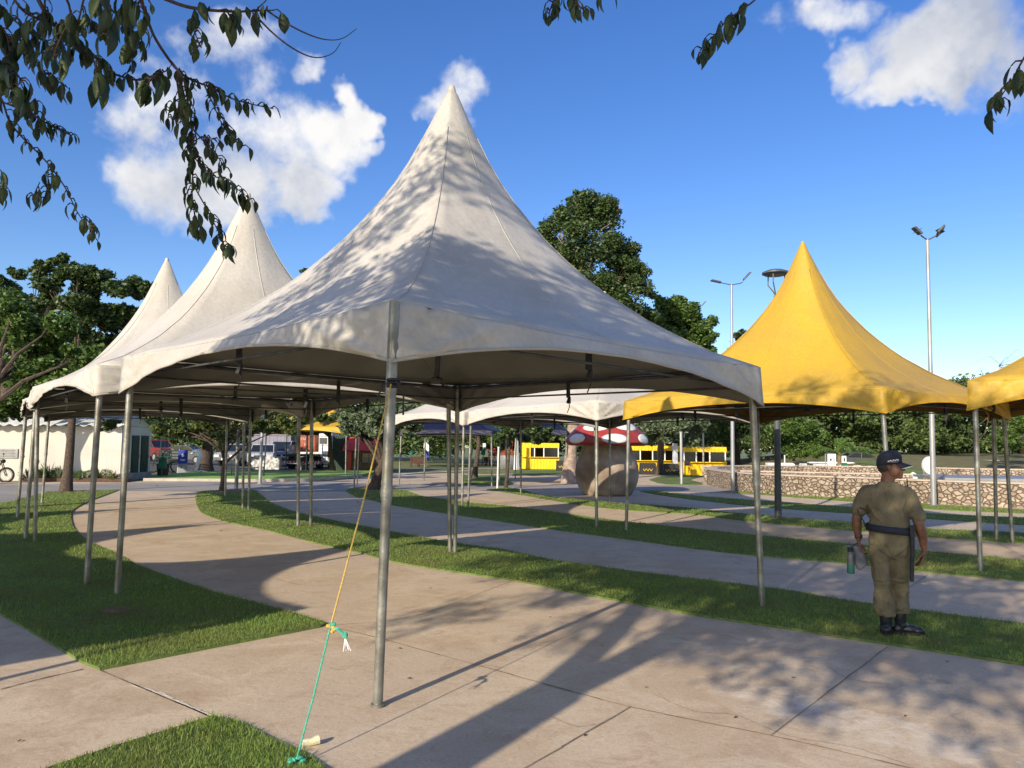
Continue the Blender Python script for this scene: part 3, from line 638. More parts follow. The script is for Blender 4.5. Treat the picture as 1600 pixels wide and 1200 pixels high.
tree('park_tree', 'thick dark forked trunk tree by the white animal sculpture', (318,737), 47,
     [(300,655,26),(330,640,30),(360,655,26),(270,665,22),(385,665,22),(310,690,14),(240,665,16),(345,680,16),(420,650,22),(455,655,20)], 'leaf_dark', 'bark', .5, .26, 1100, .7, seed=7, topz=3.5)
tree('leaning_tree', 'leaning tree with grey green leaves between the yellow tent and the front pole', (584,766), None,
     [(575,655,26),(600,650,24),(560,668,18),(620,650,22),(590,672,18),(635,640,22),(545,672,14),(575,685,9),(605,685,10),(640,672,16),(650,655,18),(540,655,14)], 'leaf_grey', 'bark', .22, .2, 1500, .75, seed=8, lean=at(606,690,29), topz=2.1)
tree('park_tree', 'dark drooping branches crown just below the second tent edge by the yellow tent', (520,738), 44,
     [(470,655,12),(500,652,12),(525,650,12),(455,660,10),(540,648,12),(485,668,5),(460,672,5),(478,425,9),(474,440,7)], 'leaf_dark', 'bark', .16, .24, 900, .7, seed=9, topz=4.3)
tree('tall_tree', 'tall dark green tree rising highest behind the right slope of the front tent', (889,755), 38,
     [(905,335,38),(945,345,32),(870,350,26),(965,390,32),(920,390,46),(880,395,38),(850,375,20),(990,420,26),(960,440,40),(915,450,46),(1005,450,22),(970,480,40),(930,500,40),(1000,490,24),(890,440,30),(900,312,14),(950,320,16),(855,352,12),(870,480,30),(960,530,40)], 'leaf_dark', 'bark_pale', .30, .17, 1450, .8, .2, seed=10, topz=7.5, dj=1.0, nlim=18, lean=at(905,470,38))
tree('park_tree', 'round topped green tree right of the tall one with a lamp head poking out', (1030,742), 46,
     [(1072,492,28),(1045,498,30),(1095,515,22),(1062,530,36),(1030,530,36),(1100,548,20),(1012,500,30),(985,515,30),(1080,560,30),(1010,560,30),(1058,476,14),(1108,530,12),(1035,475,16),(1090,580,26)], 'leaf_mid', 'bark', .2, .2, 2000, .8, seed=11, topz=5.2)
tree('small_tree', 'round green tree right of the mushroom before the yellow kiosks', (1028,738), 41,
     [(1005,668,18),(1030,662,22),(1060,665,22),(1085,672,18),(1045,680,18),(1075,690,14),(1000,685,12),(1095,660,16),(1020,690,9),(985,665,14)], 'leaf_grey', 'bark', .16, .19, 1800, .8, seed=12, topz=2.9)
tree('park_tree', 'dark tree at the right end of the yellow kiosks beside the silver lamp post', (1152,731), 52,
     [(1150,660,26),(1125,675,20),(1175,670,20),(1140,690,14),(1170,690,14),(1120,655,18),(1185,650,22),(1160,525,12),(1150,545,14),(1175,550,14),(1165,580,22)], 'leaf_dark', 'bark', .3, .24, 1200, .75, seed=13, topz=4.2)
tree('small_tree', 'pale green tree just right of the dark lamp post above the stone wall', (1240,728), 50,
     [(1235,672,20),(1255,668,20),(1275,685,18),(1225,695,16),(1250,700,20),(1275,705,14),(1215,675,16),(1235,650,18)], 'leaf_mid', 'bark', .14, .18, 1700, .9, seed=14, topz=2.5)
tree('small_tree', 'slim dark tree standing on the small lawn between the two grey paths', (741,747), None,
     [(745,675,20),(725,680,16),(765,678,18),(785,668,18),(750,662,20),(735,692,9),(770,690,10),(805,672,15)], 'leaf_mid', 'bark', .15, .17, 1700, .75, seed=15, topz=2.7)
tree('young_tree', 'thin young tree tied to a white stake at the tip of the grass strip', (790,764), None,
     [(800,670,15),(830,672,14),(780,682,10),(820,685,10),(850,676,13),(790,655,14),(840,690,7)], 'leaf_dark', 'bark', .07, .16, 1700, .7, seed=16, topz=2.7)
tree('park_tree', 'bare grey branched tree at the right edge behind the far stone wall', (1598,731), 52,
     [(1590,665,20),(1610,650,24),(1570,680,14),(1590,575,12),(1575,585,9),(1610,590,16),(1600,565,7)], 'leaf_mid', 'bark_pale', .25, .22, 900, .6, seed=17, topz=5, dj=.5)
tree('young_tree', 'small pale stemmed tree on the brown slope behind the right stone wall', (1579,733), 50,
     [(1575,690,16),(1555,688,14),(1590,696,12),(1565,676,14)], 'leaf_mid', 'bark_pale', .07, .2, 1200, .6, seed=18, topz=2.0)
tree('park_tree', 'tree whose top shows above the right yellow tent edge', (1480,728), 62,
     [(1495,605,12),(1470,612,9),(1510,612,10),(1490,630,20),(1530,600,9),(1545,590,8),(1515,640,24),(1560,620,20)], 'leaf_dark', 'bark', .2, .26, 900, .6, seed=19, topz=6)
# the far wood: one mass of crowns nobody could count
def wood():
    C = []; Rr = []; cn = []; R = random.Random(5); mb = MB()
    for i in range(120):
        x = -14+i*.62*1.1+R.uniform(-1,1); y = R.uniform(60,90); h = R.uniform(5.5,8.5)
        if x > 20: y = R.uniform(72,92); h = R.uniform(6.5,9.5)
        mb.tube([(x,y,-.1),(x+R.uniform(-.5,.5),y,h*.5)], [.2,.1], 6, 1)
        for k in range(8):
            C.append((x+R.uniform(-2.4,2.4), y+R.uniform(-2,2), R.uniform(1.6,h))); Rr.append(R.uniform(.9,1.9)); cn.append(260)
    V, Fc = leaf_cards(C, Rr, cn, .38, .7, .5, .55)
    o = np_mesh('forest', V, Fc, 4, 'leaf_wood'); tag(o, 'dense green wood closing off the park behind the stone walls', 'forest', kind='stuff')
    mb.build('trunks', 'bark', o) if False else None
M['leaf_wood'] = mat('wood foliage', (.030,.064,.018), .6, (.13,.19,.048), 1, island=True, transl=.15)
wood()
def wood_left():
    C = []; Rr = []; cn = []; R = random.Random(6)
    for i in range(60):
        x = R.uniform(-60,-14); y = R.uniform(84,100); h = R.uniform(5,8)
        for k in range(5): C.append((x+R.uniform(-3,3), y, R.uniform(1.,h))); Rr.append(R.uniform(1.2,2.2)); cn.append(170)
    V, Fc = leaf_cards(C, Rr, cn, .5, .7, .5, .55)
    o = np_mesh('forest', V, Fc, 4, 'leaf_wood'); tag(o, 'dark line of trees behind the car park at the left', 'forest', kind='stuff')
wood_left()

# palm
pb = G(1311,741); pb = Vector((at(1311,741,49).x, 49, 0)); pt = empty('palm', pb, 0, 'young palm with arching fronds above the wall beside the white sign', 'palm tree')
mb = MB(); mb.tube([(0,0,-.05),(.02,0,.6),(.05,0,1.5)], [.16,.13,.09], 8); mb.build('trunk', 'wood', pt, smooth=True)
V = []; R = random.Random(4)
fr = MB()
for k in range(13):
    a = k*2.4; L = R.uniform(2.2,3.3); el = R.uniform(.45,1.45); pts = []
    for i in range(9):
        t = i/8; pts.append(Vector((math.cos(a)*L*t*math.cos(el)*(1+.2*t), math.sin(a)*L*t*math.cos(el), 1.4+L*t*math.sin(el)-1.5*t*t*L*.45)))
    fr.tube(pts, [.025-.02*i/8 for i in range(9)], 5)
    for i in range(1,9):
        d = (pts[i]-pts[i-1]).normalized(); s = d.cross(Vector((0,0,1))).normalized()
        for q in range(3):
            p = pts[i-1].lerp(pts[i], q/3)
            for sg in (-1,1):
                e = p+s*sg*.32*(1-.4*i/8)+d*.22-Vector((0,0,.20)); fr.add([p-d*.02, p+d*.03, e], [(0,1,2)])
fr.build('fronds', 'leaf_palm', pt)

# ------------------------------------------------------------------ the tree over the camera
ot = empty('overhanging_tree', (-3.05,-.1,0), 0, 'dark leafy tree over the camera with drooping twigs against the sky', 'tree'); OB = Vector((-3.05,-.1,0))
mb = MB()
def rel(p): return Vector(p)-OB
mb.tube([rel((-3.05,-.1,-.05)), rel((-3.05,-.1,.0)), rel((-3.03,-.1,1.0)), rel((-3.0,-.12,2.75))], [.34,.28,.225,.215], 14)
forkp = Vector((-3.0,-.12,2.62))
for e, r in (((-3.95,-.35,4.6),.13), ((-2.7,-.5,4.5),.14), ((-3.5,-1.3,4.8),.10)):
    e = Vector(e); mid = forkp.lerp(e,.5)+Vector((0,0,.1)); mb.tube([rel(forkp), rel(mid), rel(e)], [r*1.05, r*.95, r*.72], 10)
    for k in range(6):
        R = random.Random(int(e.x*77)+k); f2 = e+Vector((R.uniform(-2.6,2.2), R.uniform(-2.6,1.6), R.uniform(.4,3.2))); mb.tube([rel(e), rel(e.lerp(f2,.5)+Vector((0,0,.25))), rel(f2)], [r*.5, r*.3, r*.12], 7)
mb.tube([rel((-2.7,-.5,4.5)), rel((-1.2,.2,4.3)), rel((-.6,1.0,4.0))], [.07,.05,.025], 7)
mb.tube([rel((-2.7,-.5,4.5)), rel((.2,.2,4.6)), rel((1.3,1.0,4.2))], [.07,.05,.025], 7)
mb.tube([rel((-3.9,-.2,4.6)), rel((-2.6,1.2,4.3)), rel((-1.9,1.7,3.6))], [.07,.05,.02], 7)
mb.build('trunk', 'bark', ot, smooth=True)
R = random.Random(21); C = []; Rr = []; cn = []
for k in range(150):
    for _ in range(40):
        p = (R.gauss(-3.4,2.4), R.gauss(-1.0,1.9), R.uniform(4.6,9.4)); q = ((p[0]+3.4)/4.4)**2+((p[1]+1.0)/3.4)**2+((p[2]-6.3)/3.1)**2
        if q < 1: break
    C.append(p); Rr.append(R.uniform(.35,.75)); cn.append(230)
# lower limb to the right, which dapples the pavement
for k in range(75):
    p = (R.uniform(-3.2,1.6), R.uniform(-4.2,-1.3), R.uniform(3.6,5.0)); C.append(p); Rr.append(R.uniform(.2,.5)); cn.append(60)
V, Fc = leaf_cards(C, Rr, cn, .12, .8, .3, .5, cull=True); V = V-np.array(OB)[None,:]
np_mesh('crown', V, Fc, 4, 'leaf_near', ot)

LEAF_OUT = [(0,0,0),(.10,.11,.0),(.28,.205,.0),(.5,.225,.0),(.72,.16,.0),(.88,.07,.0),(1,0,0)]
def leaf_shape(mb, p, d, nrm, L, curl=.3, mi=0):
    d = d.normalized(); nrm = (nrm-d*nrm.dot(d)).normalized(); s = d.cross(nrm); mid = []; lft = []; rgt = []
    for t, w, _ in LEAF_OUT:
        c = p+d*(t*L)*(1-.12*curl*t)+nrm*(-curl*L*t*t*.55); mid.append(c); up = nrm*(w*L*.30)
        lft.append(c+s*w*L+up); rgt.append(c-s*w*L+up)
    vs = mid+lft[1:-1]+rgt[1:-1]; n = len(mid); k = n-2; fs = []
    l = lambda i: n+i-1; r = lambda i: n+k+i-1
    fs.append((0, 1, l(1))); fs.append((0, r(1), 1))
    for i in range(1, k): fs.append((i, i+1, l(i+1), l(i))); fs.append((i, r(i), r(i+1), i+1))
    fs.append((k, k+1, l(k))); fs.append((k, r(k), k+1)); mb.add(vs, fs, mi)
STARTS = []
def hang(px_pts, dist, r0, nleaf=0, Lr=(.045,.065), start=.1, seed=0, bare=False, jit=.03):
    """a drooping twig with its leaves; the points are its measured course at about dist metres"""
    R = random.Random(seed*13+5); q = []
    for i, (x, y) in enumerate(px_pts):
        d = ray(x, y).normalized(); q.append(Vector((0,0,H))+d*(dist+.10*math.sin(i*1.3+seed))-OB)
    r0 *= .62; Lr = (Lr[0]*.72, Lr[1]*.78); nleaf = int(nleaf*1.05)
    if px_pts[0][1] < 0 or px_pts[0][0] < 0 or px_pts[0][0] > 1600: STARTS.append((q[0].copy(), r0*.62))
    q = crm(q, 4); n = len(q); mb = MB(); mb.tube(q, [r0*(1-.75*i/(n-1)) for i in range(n)], 6, 0)
    for k in range(nleaf):
        t = start+(1-start)*(k+.5)/nleaf; f = t*(n-1); i = min(int(f), n-2); p = q[i].lerp(q[i+1], f-i); tang = (q[i+1]-q[i]).normalized()
        sd = 1 if k % 2 else -1; out = Vector((R.uniform(-1,1), R.uniform(-1,1), 0)).normalized()
        pet = p+(out*.55+tang*.5+Vector((0,0,.15)))*R.uniform(.015,.035)
        mb.tube([p, p.lerp(pet,.6)+Vector((0,0,.006)), pet], [.0018,.0016,.0013], 4, 0)
        d = Vector((out.x*.35, out.y*.35, -1))+tang*.25; L = R.uniform(*Lr)
        leaf_shape(mb, pet, d, out+Vector((R.uniform(-.7,.7),R.uniform(-.7,.7),.3)), L*R.choice((1,1,.75,1.15)), R.uniform(.1,.95), 1)
    return mb.build('branch', ['twig', 'leaf_near'], ot, smooth=2, solid=.0006)
hang([(30,-60),(55,-10),(83,38),(120,65),(150,90),(165,108),(185,118),(215,125),(240,118),(262,110)], 2.5, .010, 34, (.05,.07), .25, 1)
hang([(205,-40),(225,15),(240,55),(262,90),(280,112),(300,125),(325,135),(338,142),(365,155),(390,162),(427,170)], 2.4, .007, 34, (.04,.055), .35, 2)
hang([(262,90),(285,120),(292,150),(297,180),(300,210),(303,250),(300,290),(303,330),(308,362)], 2.4, .0045, 60, (.042,.06), .12, 3)
hang([(275,112),(280,150),(287,190),(295,230),(315,260),(335,275),(350,282),(370,295),(392,312)], 2.35, .0045, 52, (.042,.06), .1, 4)
hang([(320,135),(332,160),(345,190),(360,210),(378,230)], 2.4, .003, 22, (.04,.055), .15, 5)
hang([(300,285),(325,330),(340,360),(350,382),(360,392)], 2.4, .003, 20, (.042,.055), .15, 6)
hang([(300,200),(322,225),(340,245),(352,262)], 2.4, .003, 14, (.035,.05), .1, 61)
hang([(285,150),(268,165),(262,185)], 2.4, .003, 10, (.04,.06), .2, 62)
hang([(297,225),(315,215),(335,218),(345,232)], 2.4, .0025, 8, (.035,.05), .2, 63)
hang([(190,-30),(250,-5),(290,10),(330,16),(370,18),(400,17),(428,16)], 2.2, .008, 16, (.05,.075), .35, 7)
hang([(395,20),(430,55),(465,80),(495,90),(520,83),(533,66)], 2.2, .0035, 0, seed=8)
hang([(418,17),(445,35),(480,53),(510,62),(535,60),(557,45)], 2.2, .0035, 0, seed=8)
hang([(398,18),(408,8),(416,0),(419,-12)], 2.2, .003, 0, seed=8)
hang([(305,12),(300,35),(308,60),(315,75)], 2.2, .003, 12, (.045,.06), .1, 9)
hang([(355,18),(365,35),(372,45)], 2.2, .003, 10, (.045,.065), .1, 10)
hang([(-40,100),(0,150),(15,190),(40,220),(70,250),(100,290),(120,330),(135,352)], 2.6, .005, 26, (.035,.055), .1, 11)
hang([(75,255),(75,280),(72,310)], 2.6, .002, 12, (.04,.06), .2, 12)
hang([(62,285),(55,300),(50,312)], 2.6, .002, 7, (.04,.06), .2, 121)
hang([(128,335),(140,350),(142,372)], 2.6, .002, 9, (.04,.055), .2, 122)
hang([(-40,20),(0,60),(30,62),(55,100),(80,120),(110,140)], 2.7, .005, 34, (.045,.07), .1, 13)
hang([(-20,150),(30,170),(60,185),(85,200),(112,212)], 2.7, .004, 30, (.04,.06), .1, 14)
hang([(-40,-20),(20,30),(60,60),(100,75)], 2.6, .005, 26, (.045,.07), .1, 15)
hang([(0,-40),(30,10),(60,30),(90,40),(130,35),(160,50)], 2.3, .006, 30, (.04,.06), .1, 16)
hang([(120,-40),(150,0),(180,20),(200,45),(215,70),(195,100)], 2.3, .006, 30, (.04,.06), .1, 17)
hang([(160,-40),(170,0),(165,40),(170,60)], 1.9, .005, 8, (.06,.08), .1, 18)
hang([(90,-30),(110,20),(90,70),(80,100)], 2.1, .005, 12, (.05,.085), .3, 19)
hang([(60,-40),(70,10),(45,50),(40,90)], 2.4, .004, 20, (.045,.065), .2, 41)
hang([(140,-30),(128,10),(120,60),(135,90)], 2.2, .004, 18, (.045,.065), .3, 42)
hang([(175,-20),(195,0),(200,20)], 2.1, .004, 8, (.06,.085), .3, 43)
hang([(-30,20),(5,45),(15,80),(10,120)], 2.4, .004, 18, (.05,.08), .2, 44)
hang([(-30,80),(0,100),(30,120),(25,140)], 2.3, .004, 26, (.05,.08), .1, 20)
hang([(-40,230),(-10,270),(0,290),(-2,312)], 2.4, .003, 9, (.04,.06), .2, 22)
hang([(210,-30),(225,10),(222,50),(212,70)], 2.1, .004, 20, (.045,.07), .1, 23)
hang([(150,95),(150,120),(140,135)], 2.0, .003, 5, (.07,.095), .1, 24)
hang([(240,118),(232,130),(225,145)], 2.1, .003, 12, (.05,.07), .1, 25)
hang([(50,170),(55,160),(62,200)], 2.6, .003, 8, (.04,.06), .1, 26)
hang([(885,-60),(870,-12),(862,8),(858,22)], 2.2, .004, 14, (.05,.06), .35, 31)
hang([(885,-60),(885,-12),(900,5),(915,18)], 2.2, .004, 14, (.05,.06), .35, 32)
hang([(1230,-50),(1185,-5),(1160,15),(1135,32),(1120,52),(1100,70),(1090,88)], 2.3, .004, 22, (.055,.07), .25, 33)
hang([(1640,40),(1610,75),(1592,105),(1580,128),(1565,150),(1560,172)], 2.2, .004, 13, (.055,.07), .3, 34)
hang([(960,-60),(950,-20),(948,-4)], 2.2, .003, 4, (.05,.06), .4, 35)

ANCH = [rel(v) for v in ((-.6,1.0,4.0),(1.3,1.0,4.2),(-1.9,1.7,3.6),(-2.6,1.2,4.3),(.2,.2,4.6))]
mb = MB()
for p, r in STARTS:                               # every drooping twig grows out of one of the limbs
    a = min(ANCH, key=lambda v: (v-p).length); m_ = a.lerp(p, .5)+Vector((0,0,.12)); mb.tube(crm([a, m_, p], 4), [max(r*2.2, .012)-(max(r*2.2, .012)-r)*i/8 for i in range(9)], 6)
mb.build('limb_twigs', 'twig', ot, smooth=True)
# ------------------------------------------------------------------ lamps
def lamp_post(label, foot, toppx, kind, r=.06, mt='lamp_steel', twist=0, Y=None):
    b = G(*foot) if Y is None else Vector((at(foot[0], foot[1], Y).x, Y, 0)); tp = at(toppx[0], toppx[1], b.y); h = tp.z
    t = empty('lamp_post', b, 0, label, 'lamp post', 'lamp posts of the park')
    x = Vector((tp.x-b.x, 0, 0)); mb = MB(); mb.tube([(0,0,-.02), x*.5+Vector((0,0,h*.5))], [r, r*.85], 12); mb.tube([x*.5+Vector((0,0,h*.5-.1)), x+Vector((0,0,h))], [r*.75, r*.55], 12)
    mb.lathe([(r*1.8,0),(r*1.8,.02),(r*1.1,.05)], (0,0,0), 12); mb.build('post', mt, t, smooth=True)
    c = x+Vector((0,0,h))
    if kind == 'flood':
        for sg in (-1,1):
            a = MB(); a.tube([c, c+Vector((sg*.13,-.05,.06)), c+Vector((sg*.24,-.08,.12))], .022, 8); a.build('arm', 'dark_post', t, smooth=True)
            l = MB(); l.box(c+Vector((sg*.36,-.1,.26)), (.30,.34,.06), 0, 0, 1, rad(-25) if sg > 0 else rad(12), rad(-45*sg)); 
            for k in range(5): l.box(c+Vector((sg*(.29+k*.03),-.1,.30-k*.02)), (.008,.28,.05), 0, 0, 1, 0, rad(-45*sg))
            l.build('lamp_head', 'dark_post', t, bevel=.01)
    elif kind == 'led':
        for sg in (-1,1):
            a = MB(); a.tube([c, c+Vector((sg*.35,0,.06)), c+Vector((sg*.45,0,.12))], .02, 8); a.build('arm', 'dark_post', t, smooth=True)
            l = MB(); e = c+Vector((sg*.62,0,.14 if sg < 0 else .36)); l.box(e, (.46,.2,.07), 0, 0, .8, 0, rad(12) if sg < 0 else rad(-48)); l.build('lamp_head', 'dark_post', t, bevel=.02)
    elif kind == 'ring':
        for k in range(3):
            a = PI/2+.5+k*2*PI/3; a_ = MB(); a_.tube([c, c+Vector((math.cos(a)*.08,math.sin(a)*.08,.12)), c+Vector((math.cos(a)*.24,math.sin(a)*.24,.30)), c+Vector((math.cos(a)*.23,math.sin(a)*.23,.55))], .016, 8); a_.build('arm', 'dark_post', t, smooth=True)
        l = MB(); l.lathe([(.0,.0),(.26,.0),(.32,.03),(.32,.07),(.2,.12),(.05,.14)], c+Vector((0,0,.52)), 24); l.build('lamp_head', 'dark_post', t, smooth=True)
    return t
lamp_post('tallest silver lamp post with two tilted floodlights at the right above the yellow tents', (1459,791), (1449,375), 'flood', .085)
lamp_post('silver double armed lamp post left of the yellow peak', (1145,768), (1143,445), 'led', .08)
lamp_post('thick dark lamp post topped by a flat round lamp on curved arms', (1216,810), (1212,462), 'ring', .085, 'dark_post')
lamp_post('lamp post hidden in the round topped tree with only its head showing', (1065,757), (1086,482), 'led', .085, Y=54)
lamp_post('lamp post behind the slim tree left of the parked pickup', (369,766), (379,480), 'led', .07, 'steel')
lamp_post('pale lamp post standing left of the far yellow tent', (406,756), (418,490), 'led', .07)
lamp_post('thin pale lamp post beside the right yellow kiosk counter', (1099,743), (1098,535), 'led', .06)

# staked poles by the mid path
for (x, y, x2, y2, r, lb_, m_) in [(777,764,779,700,.035,'white painted stake supporting the thin young tree','white'), (735,758,737,672,.03,'thin pale pole right of the triple tent poles','steel'), (1226,728,1226,712,.05,'short white post behind the stone wall left of the pale tree','white'), (1065,757,1064,676,.07,'thick grey pole reaching into the round tree before the kiosks','lamp_steel')]:
    b = G(x, y) if y > 735 else Vector((at(x,y,55).x,55,0)); tp = at(x2, y2, b.y); mb = MB(); mb.tube([(0,0,0),(tp.x-b.x,0,max(.6,tp.z))], [r,r*.9], 8); mb.lathe([(r*1.3,0),(r*1.3,.03),(r*.8,.05)], (tp.x-b.x,0,max(.6,tp.z)), 8)
    tag(mb.build('pole', m_, None, smooth=True, loc=b), lb_, 'pole')

# ------------------------------------------------------------------ mushroom
mc = G(947,776); mc = Vector((mc.x+.14, mc.y+.9, 0)); mt = empty('mushroom_sculpture', mc, 0, 'giant mushroom with red white-spotted cap and bulging grey brown stem', 'sculpture'); SC = mc.y/F
sb = MB(); sb.lathe([(.78,-.02),(.88,.06),(1.0,.25),(1.09,.5),(1.13,.78),(1.10,1.05),(1.02,1.3),(.93,1.52),(.86,1.75),(.84,1.85)], (0,0,0), 48); sb.build('stem', 'mush_stem', mt, smooth=True)
cp = MB(); NF = 12; cap_prof = [(.80,1.80),(1.30,1.74),(1.40,1.77),(1.46,1.86),(1.44,1.98),(1.33,2.14),(1.08,2.40),(.72,2.70),(.3,2.88),(.001,2.92)]
cp.lathe(cap_prof, (0,0,0), 36); cp.build('cap', 'mush_red', mt, smooth=True)
def cap_pt(a, z):                                 # a point on the cap's surface
    for (r0, z0), (r1, z1) in zip(cap_prof[1:], cap_prof[2:]):
        if z0 <= z <= z1: r = r0+(r1-r0)*(z-z0)/(z1-z0+1e-9); return Vector((r*math.cos(a), r*math.sin(a), z))
    return Vector((0,0,2.9))
for a0, z0, ra_, rz_ in [(-PI/2+.08,1.98,.33,.17),(-PI/2-.95,1.98,.28,.17),(-PI/2+1.0,1.98,.28,.17),(-PI/2-.5,2.40,.34,.16),(-PI/2+.6,2.42,.34,.16),(-PI/2+1.9,1.98,.3,.17),(-PI/2-1.9,1.98,.3,.17),(PI/2,2.0,.33,.17),(-PI/2+.05,2.72,.3,.08),(PI/2+.4,2.42,.3,.14)]:
    s2 = MB(); vs = []; n = 20; NRr = 4
    for j in range(NRr+1):
        for i in range(n):
            t = 2*PI*i/n; k = j/NRr; z = min(2.9, max(1.78, z0+rz_*k*math.sin(t))); p = cap_pt(a0+ra_*k*math.cos(t)*(1.35 if z0 > 2.2 else 1), z); c_ = Vector((p.x, p.y, 0)).normalized()
            vs.append(p+(c_*.6+Vector((0,0,.35 if z0 > 2.2 else .1)))*(.012+.02*(1-k*k)))
    s2.add(vs, [(j*n+i, j*n+(i+1) % n, (j+1)*n+(i+1) % n, (j+1)*n+i) for j in range(NRr) for i in range(n)]); s2.build('spot', 'mush_spot', mt, smooth=2, solid=.01)

# ------------------------------------------------------------------ stone walls
def stone_wall(label, pts, h=.70, th=.45, sz=.26, capped=True, seed=1):
    pts = [Vector((p[0], p[1], 0)) for p in pts]; q = crm(pts, 8); c0 = q[len(q)//2].copy(); t = empty('stone_wall', c0, 0, label, 'stone wall', 'curved rubble stone walls')
    L = [0]
    for a, b in zip(q, q[1:]): L.append(L[-1]+(b-a).length)
    tot = L[-1]; R = random.Random(seed)
    def P(s):
        s = max(0, min(tot-1e-4, s)); 
        for i in range(len(L)-1):
            if s <= L[i+1]: u = (s-L[i])/(L[i+1]-L[i]); d = (q[i+1]-q[i]).normalized(); return q[i].lerp(q[i+1], u), Vector((d.y, -d.x, 0))
    core = MB(); n = len(q)
    vs = []
    for i, p in enumerate(q):
        _, s = P(L[i]); 
        for o, z in ((-th/2,0),(th/2,0),(th/2,h),(-th/2,h)): v = p+s*o-c0; vs.append((v.x, v.y, z))
    fs = [(i*4+k, i*4+(k+1) % 4, (i+1)*4+(k+1) % 4, (i+1)*4+k) for i in range(n-1) for k in range(4)]+[(3,2,1,0), tuple((n-1)*4+k for k in range(4))]
    core.add(vs, fs); core.build('masonry', 'stone', t)
    if capped:
        cm = MB(); vs = []
        for i, p in enumerate(q):
            _, s = P(L[i])
            for o, z in ((-th/2-.03,h),(th/2+.03,h),(th/2+.03,h+.05),(-th/2-.03,h+.05)): v = p+s*o-c0; vs.append((v.x, v.y, z+.001))
        cm.add(vs, fs2 := [(i*4+k, i*4+(k+1) % 4, (i+1)*4+(k+1) % 4, (i+1)*4+k) for i in range(n-1) for k in range(4)]+[(3,2,1,0), tuple((n-1)*4+k for k in range(4))]); cm.build('capping', 'cap_conc', t)
    return t
wl = [at(1118,757,38.5), G(1112,757), G(1125,761), G(1150,766), G(1200,771), G(1270,776), G(1340,779), G(1450,786), G(1600,793), G(1800,800)]
stone_wall('nearest curved stone wall running behind the man to the right edge', wl, .70, .45, .30, seed=2)
stone_wall('farther stone wall behind the near one, left of the man', [(10.0,39.4),(13,41.3),(17,42.0),(20.5,41.0)], .74, .45, .34, seed=3)
stone_wall('farther stone wall on the right behind the silver lamp post', [(21.6,40.4),(24,38.6),(27,37.8),(32,37.4)], .74, .45, .34, seed=4)
stone_wall('middle stone wall ledge between the near and far walls', [(10.3,34.6),(13,33.2),(16.5,31.8)], .66, .4, .30, seed=5)
mb = MB(); mb.box((21.2,30.2,.60), (9,4,.10), rad(-12)); tag(mb.build('stage_slab', 'grey'), 'flat dark grey slab on top of the near stone wall at the right', 'slab')
mb = MB()
for k in range(9): mb.ell((20.6+k*.22, 29.6+.05*math.sin(k), .70+.03*math.sin(k*2)), (.17,.14,.07), 8)
tag(mb.build('white_rocks', 'white', None, smooth=True), 'heap of white rocks lying on the grey slab', 'rocks')
hl = MB(); n = 40; vs = []                         # grassy rise behind the walls
for j in range(12):
    for i in range(n):
        x = 16+i*2.0; y = 44+j*4.0; z = .02+1.25*min(1, max(0, (x-22)/12))*min(1, j/5)*(1-.1*math.sin(i*.7)); vs.append((x, y, z if j else -.05))
hl.add(vs, [(j*n+i, j*n+i+1, (j+1)*n+i+1, (j+1)*n+i) for j in range(11) for i in range(n-1)])
tag(hl.build('hill', mat('brown slope', (.13,.105,.05), .95, (.15,.16,.06), 1.5, .5), smooth=2), kind='structure')
mb = MB(); mb.add([tuple(G(*p)+Vector((0,0,.03))) for p in [(1395,760),(1460,760),(1462,745),(1398,745)]], [(0,1,2,3)]); tag(mb.build('lawn', 'turf'), kind='structure')
mb = MB(); mb.add([(at(x,735,46).x, y, z) for x, y, z in [(1390,44,.03),(1465,44,.03),(1465,52,.9),(1395,52,.9)]], [(0,1,2,3)]); tag(mb.build('lawn', 'turf'), kind='structure')
# white curbs and benches beyond the walls
def whitebox(name, px0, px1, ytop, ybot, Y, label, d=.6, cat='bench', group=None, mt='white', taper=1, bevel=.04):
    a = at(px0, ytop, Y); b = at(px1, ybot, Y); w = b.x-a.x; h = a.z-max(b.z, 0) if b.z < a.z else .3; mb = MB()
    mb.box((0,0,h/2), (w, d, h), 0, 0, taper); o = mb.build(name, mt, None, bevel=bevel, loc=((a.x+b.x)/2, Y, max(0, b.z))); return tag(o, label, cat, group)
BG = 'white seats beyond the stone walls'
whitebox('bench', 1216,1243,723,742,46,'long rounded white bench behind the wall right of the dark lamp post', group=BG, taper=.88, bevel=.15)
whitebox('bench', 1249,1261,724,742,46,'short white tapered block behind the wall between two white benches', group=BG, taper=.7)
whitebox('bench', 1273,1296,725,742,46,'white bench standing left of the white sign board', group=BG)
whitebox('bench', 1308,1328,726,742,46,'low domed white bench right of the white sign board', group=BG, taper=.75, bevel=.15)
whitebox('bench', 1198,1211,723,742,47,'white bench partly behind the dark lamp post', group=BG)
whitebox('bench', 1336,1343,727,741,45,'small white block right of the green bin', group=BG)
whitebox('bench', 1358,1365,728,741,45,'small white block behind the capped man', group=BG)
whitebox('kerb', 1262,1392,721.5,725,62,'long white kerb line beyond the benches under the wood', .3, 'kerb', 'white kerbs', bevel=.02)
whitebox('kerb', 1452,1560,718,721.5,60,'long white kerb on the brown slope under the trees', .3, 'kerb', 'white kerbs', bevel=.02)
mb = MB(); mb.prism([(.36*math.cos(a), .42*math.sin(a)+.42) for a in [PI/2+PI*i/14 for i in range(15)]], 'y', -.08, .08); tag(mb.build('white_disc', 'white', None, loc=(at(1454,745,36).x, 36, .55)), 'white half round panel against the lamp post behind the wall', 'panel')
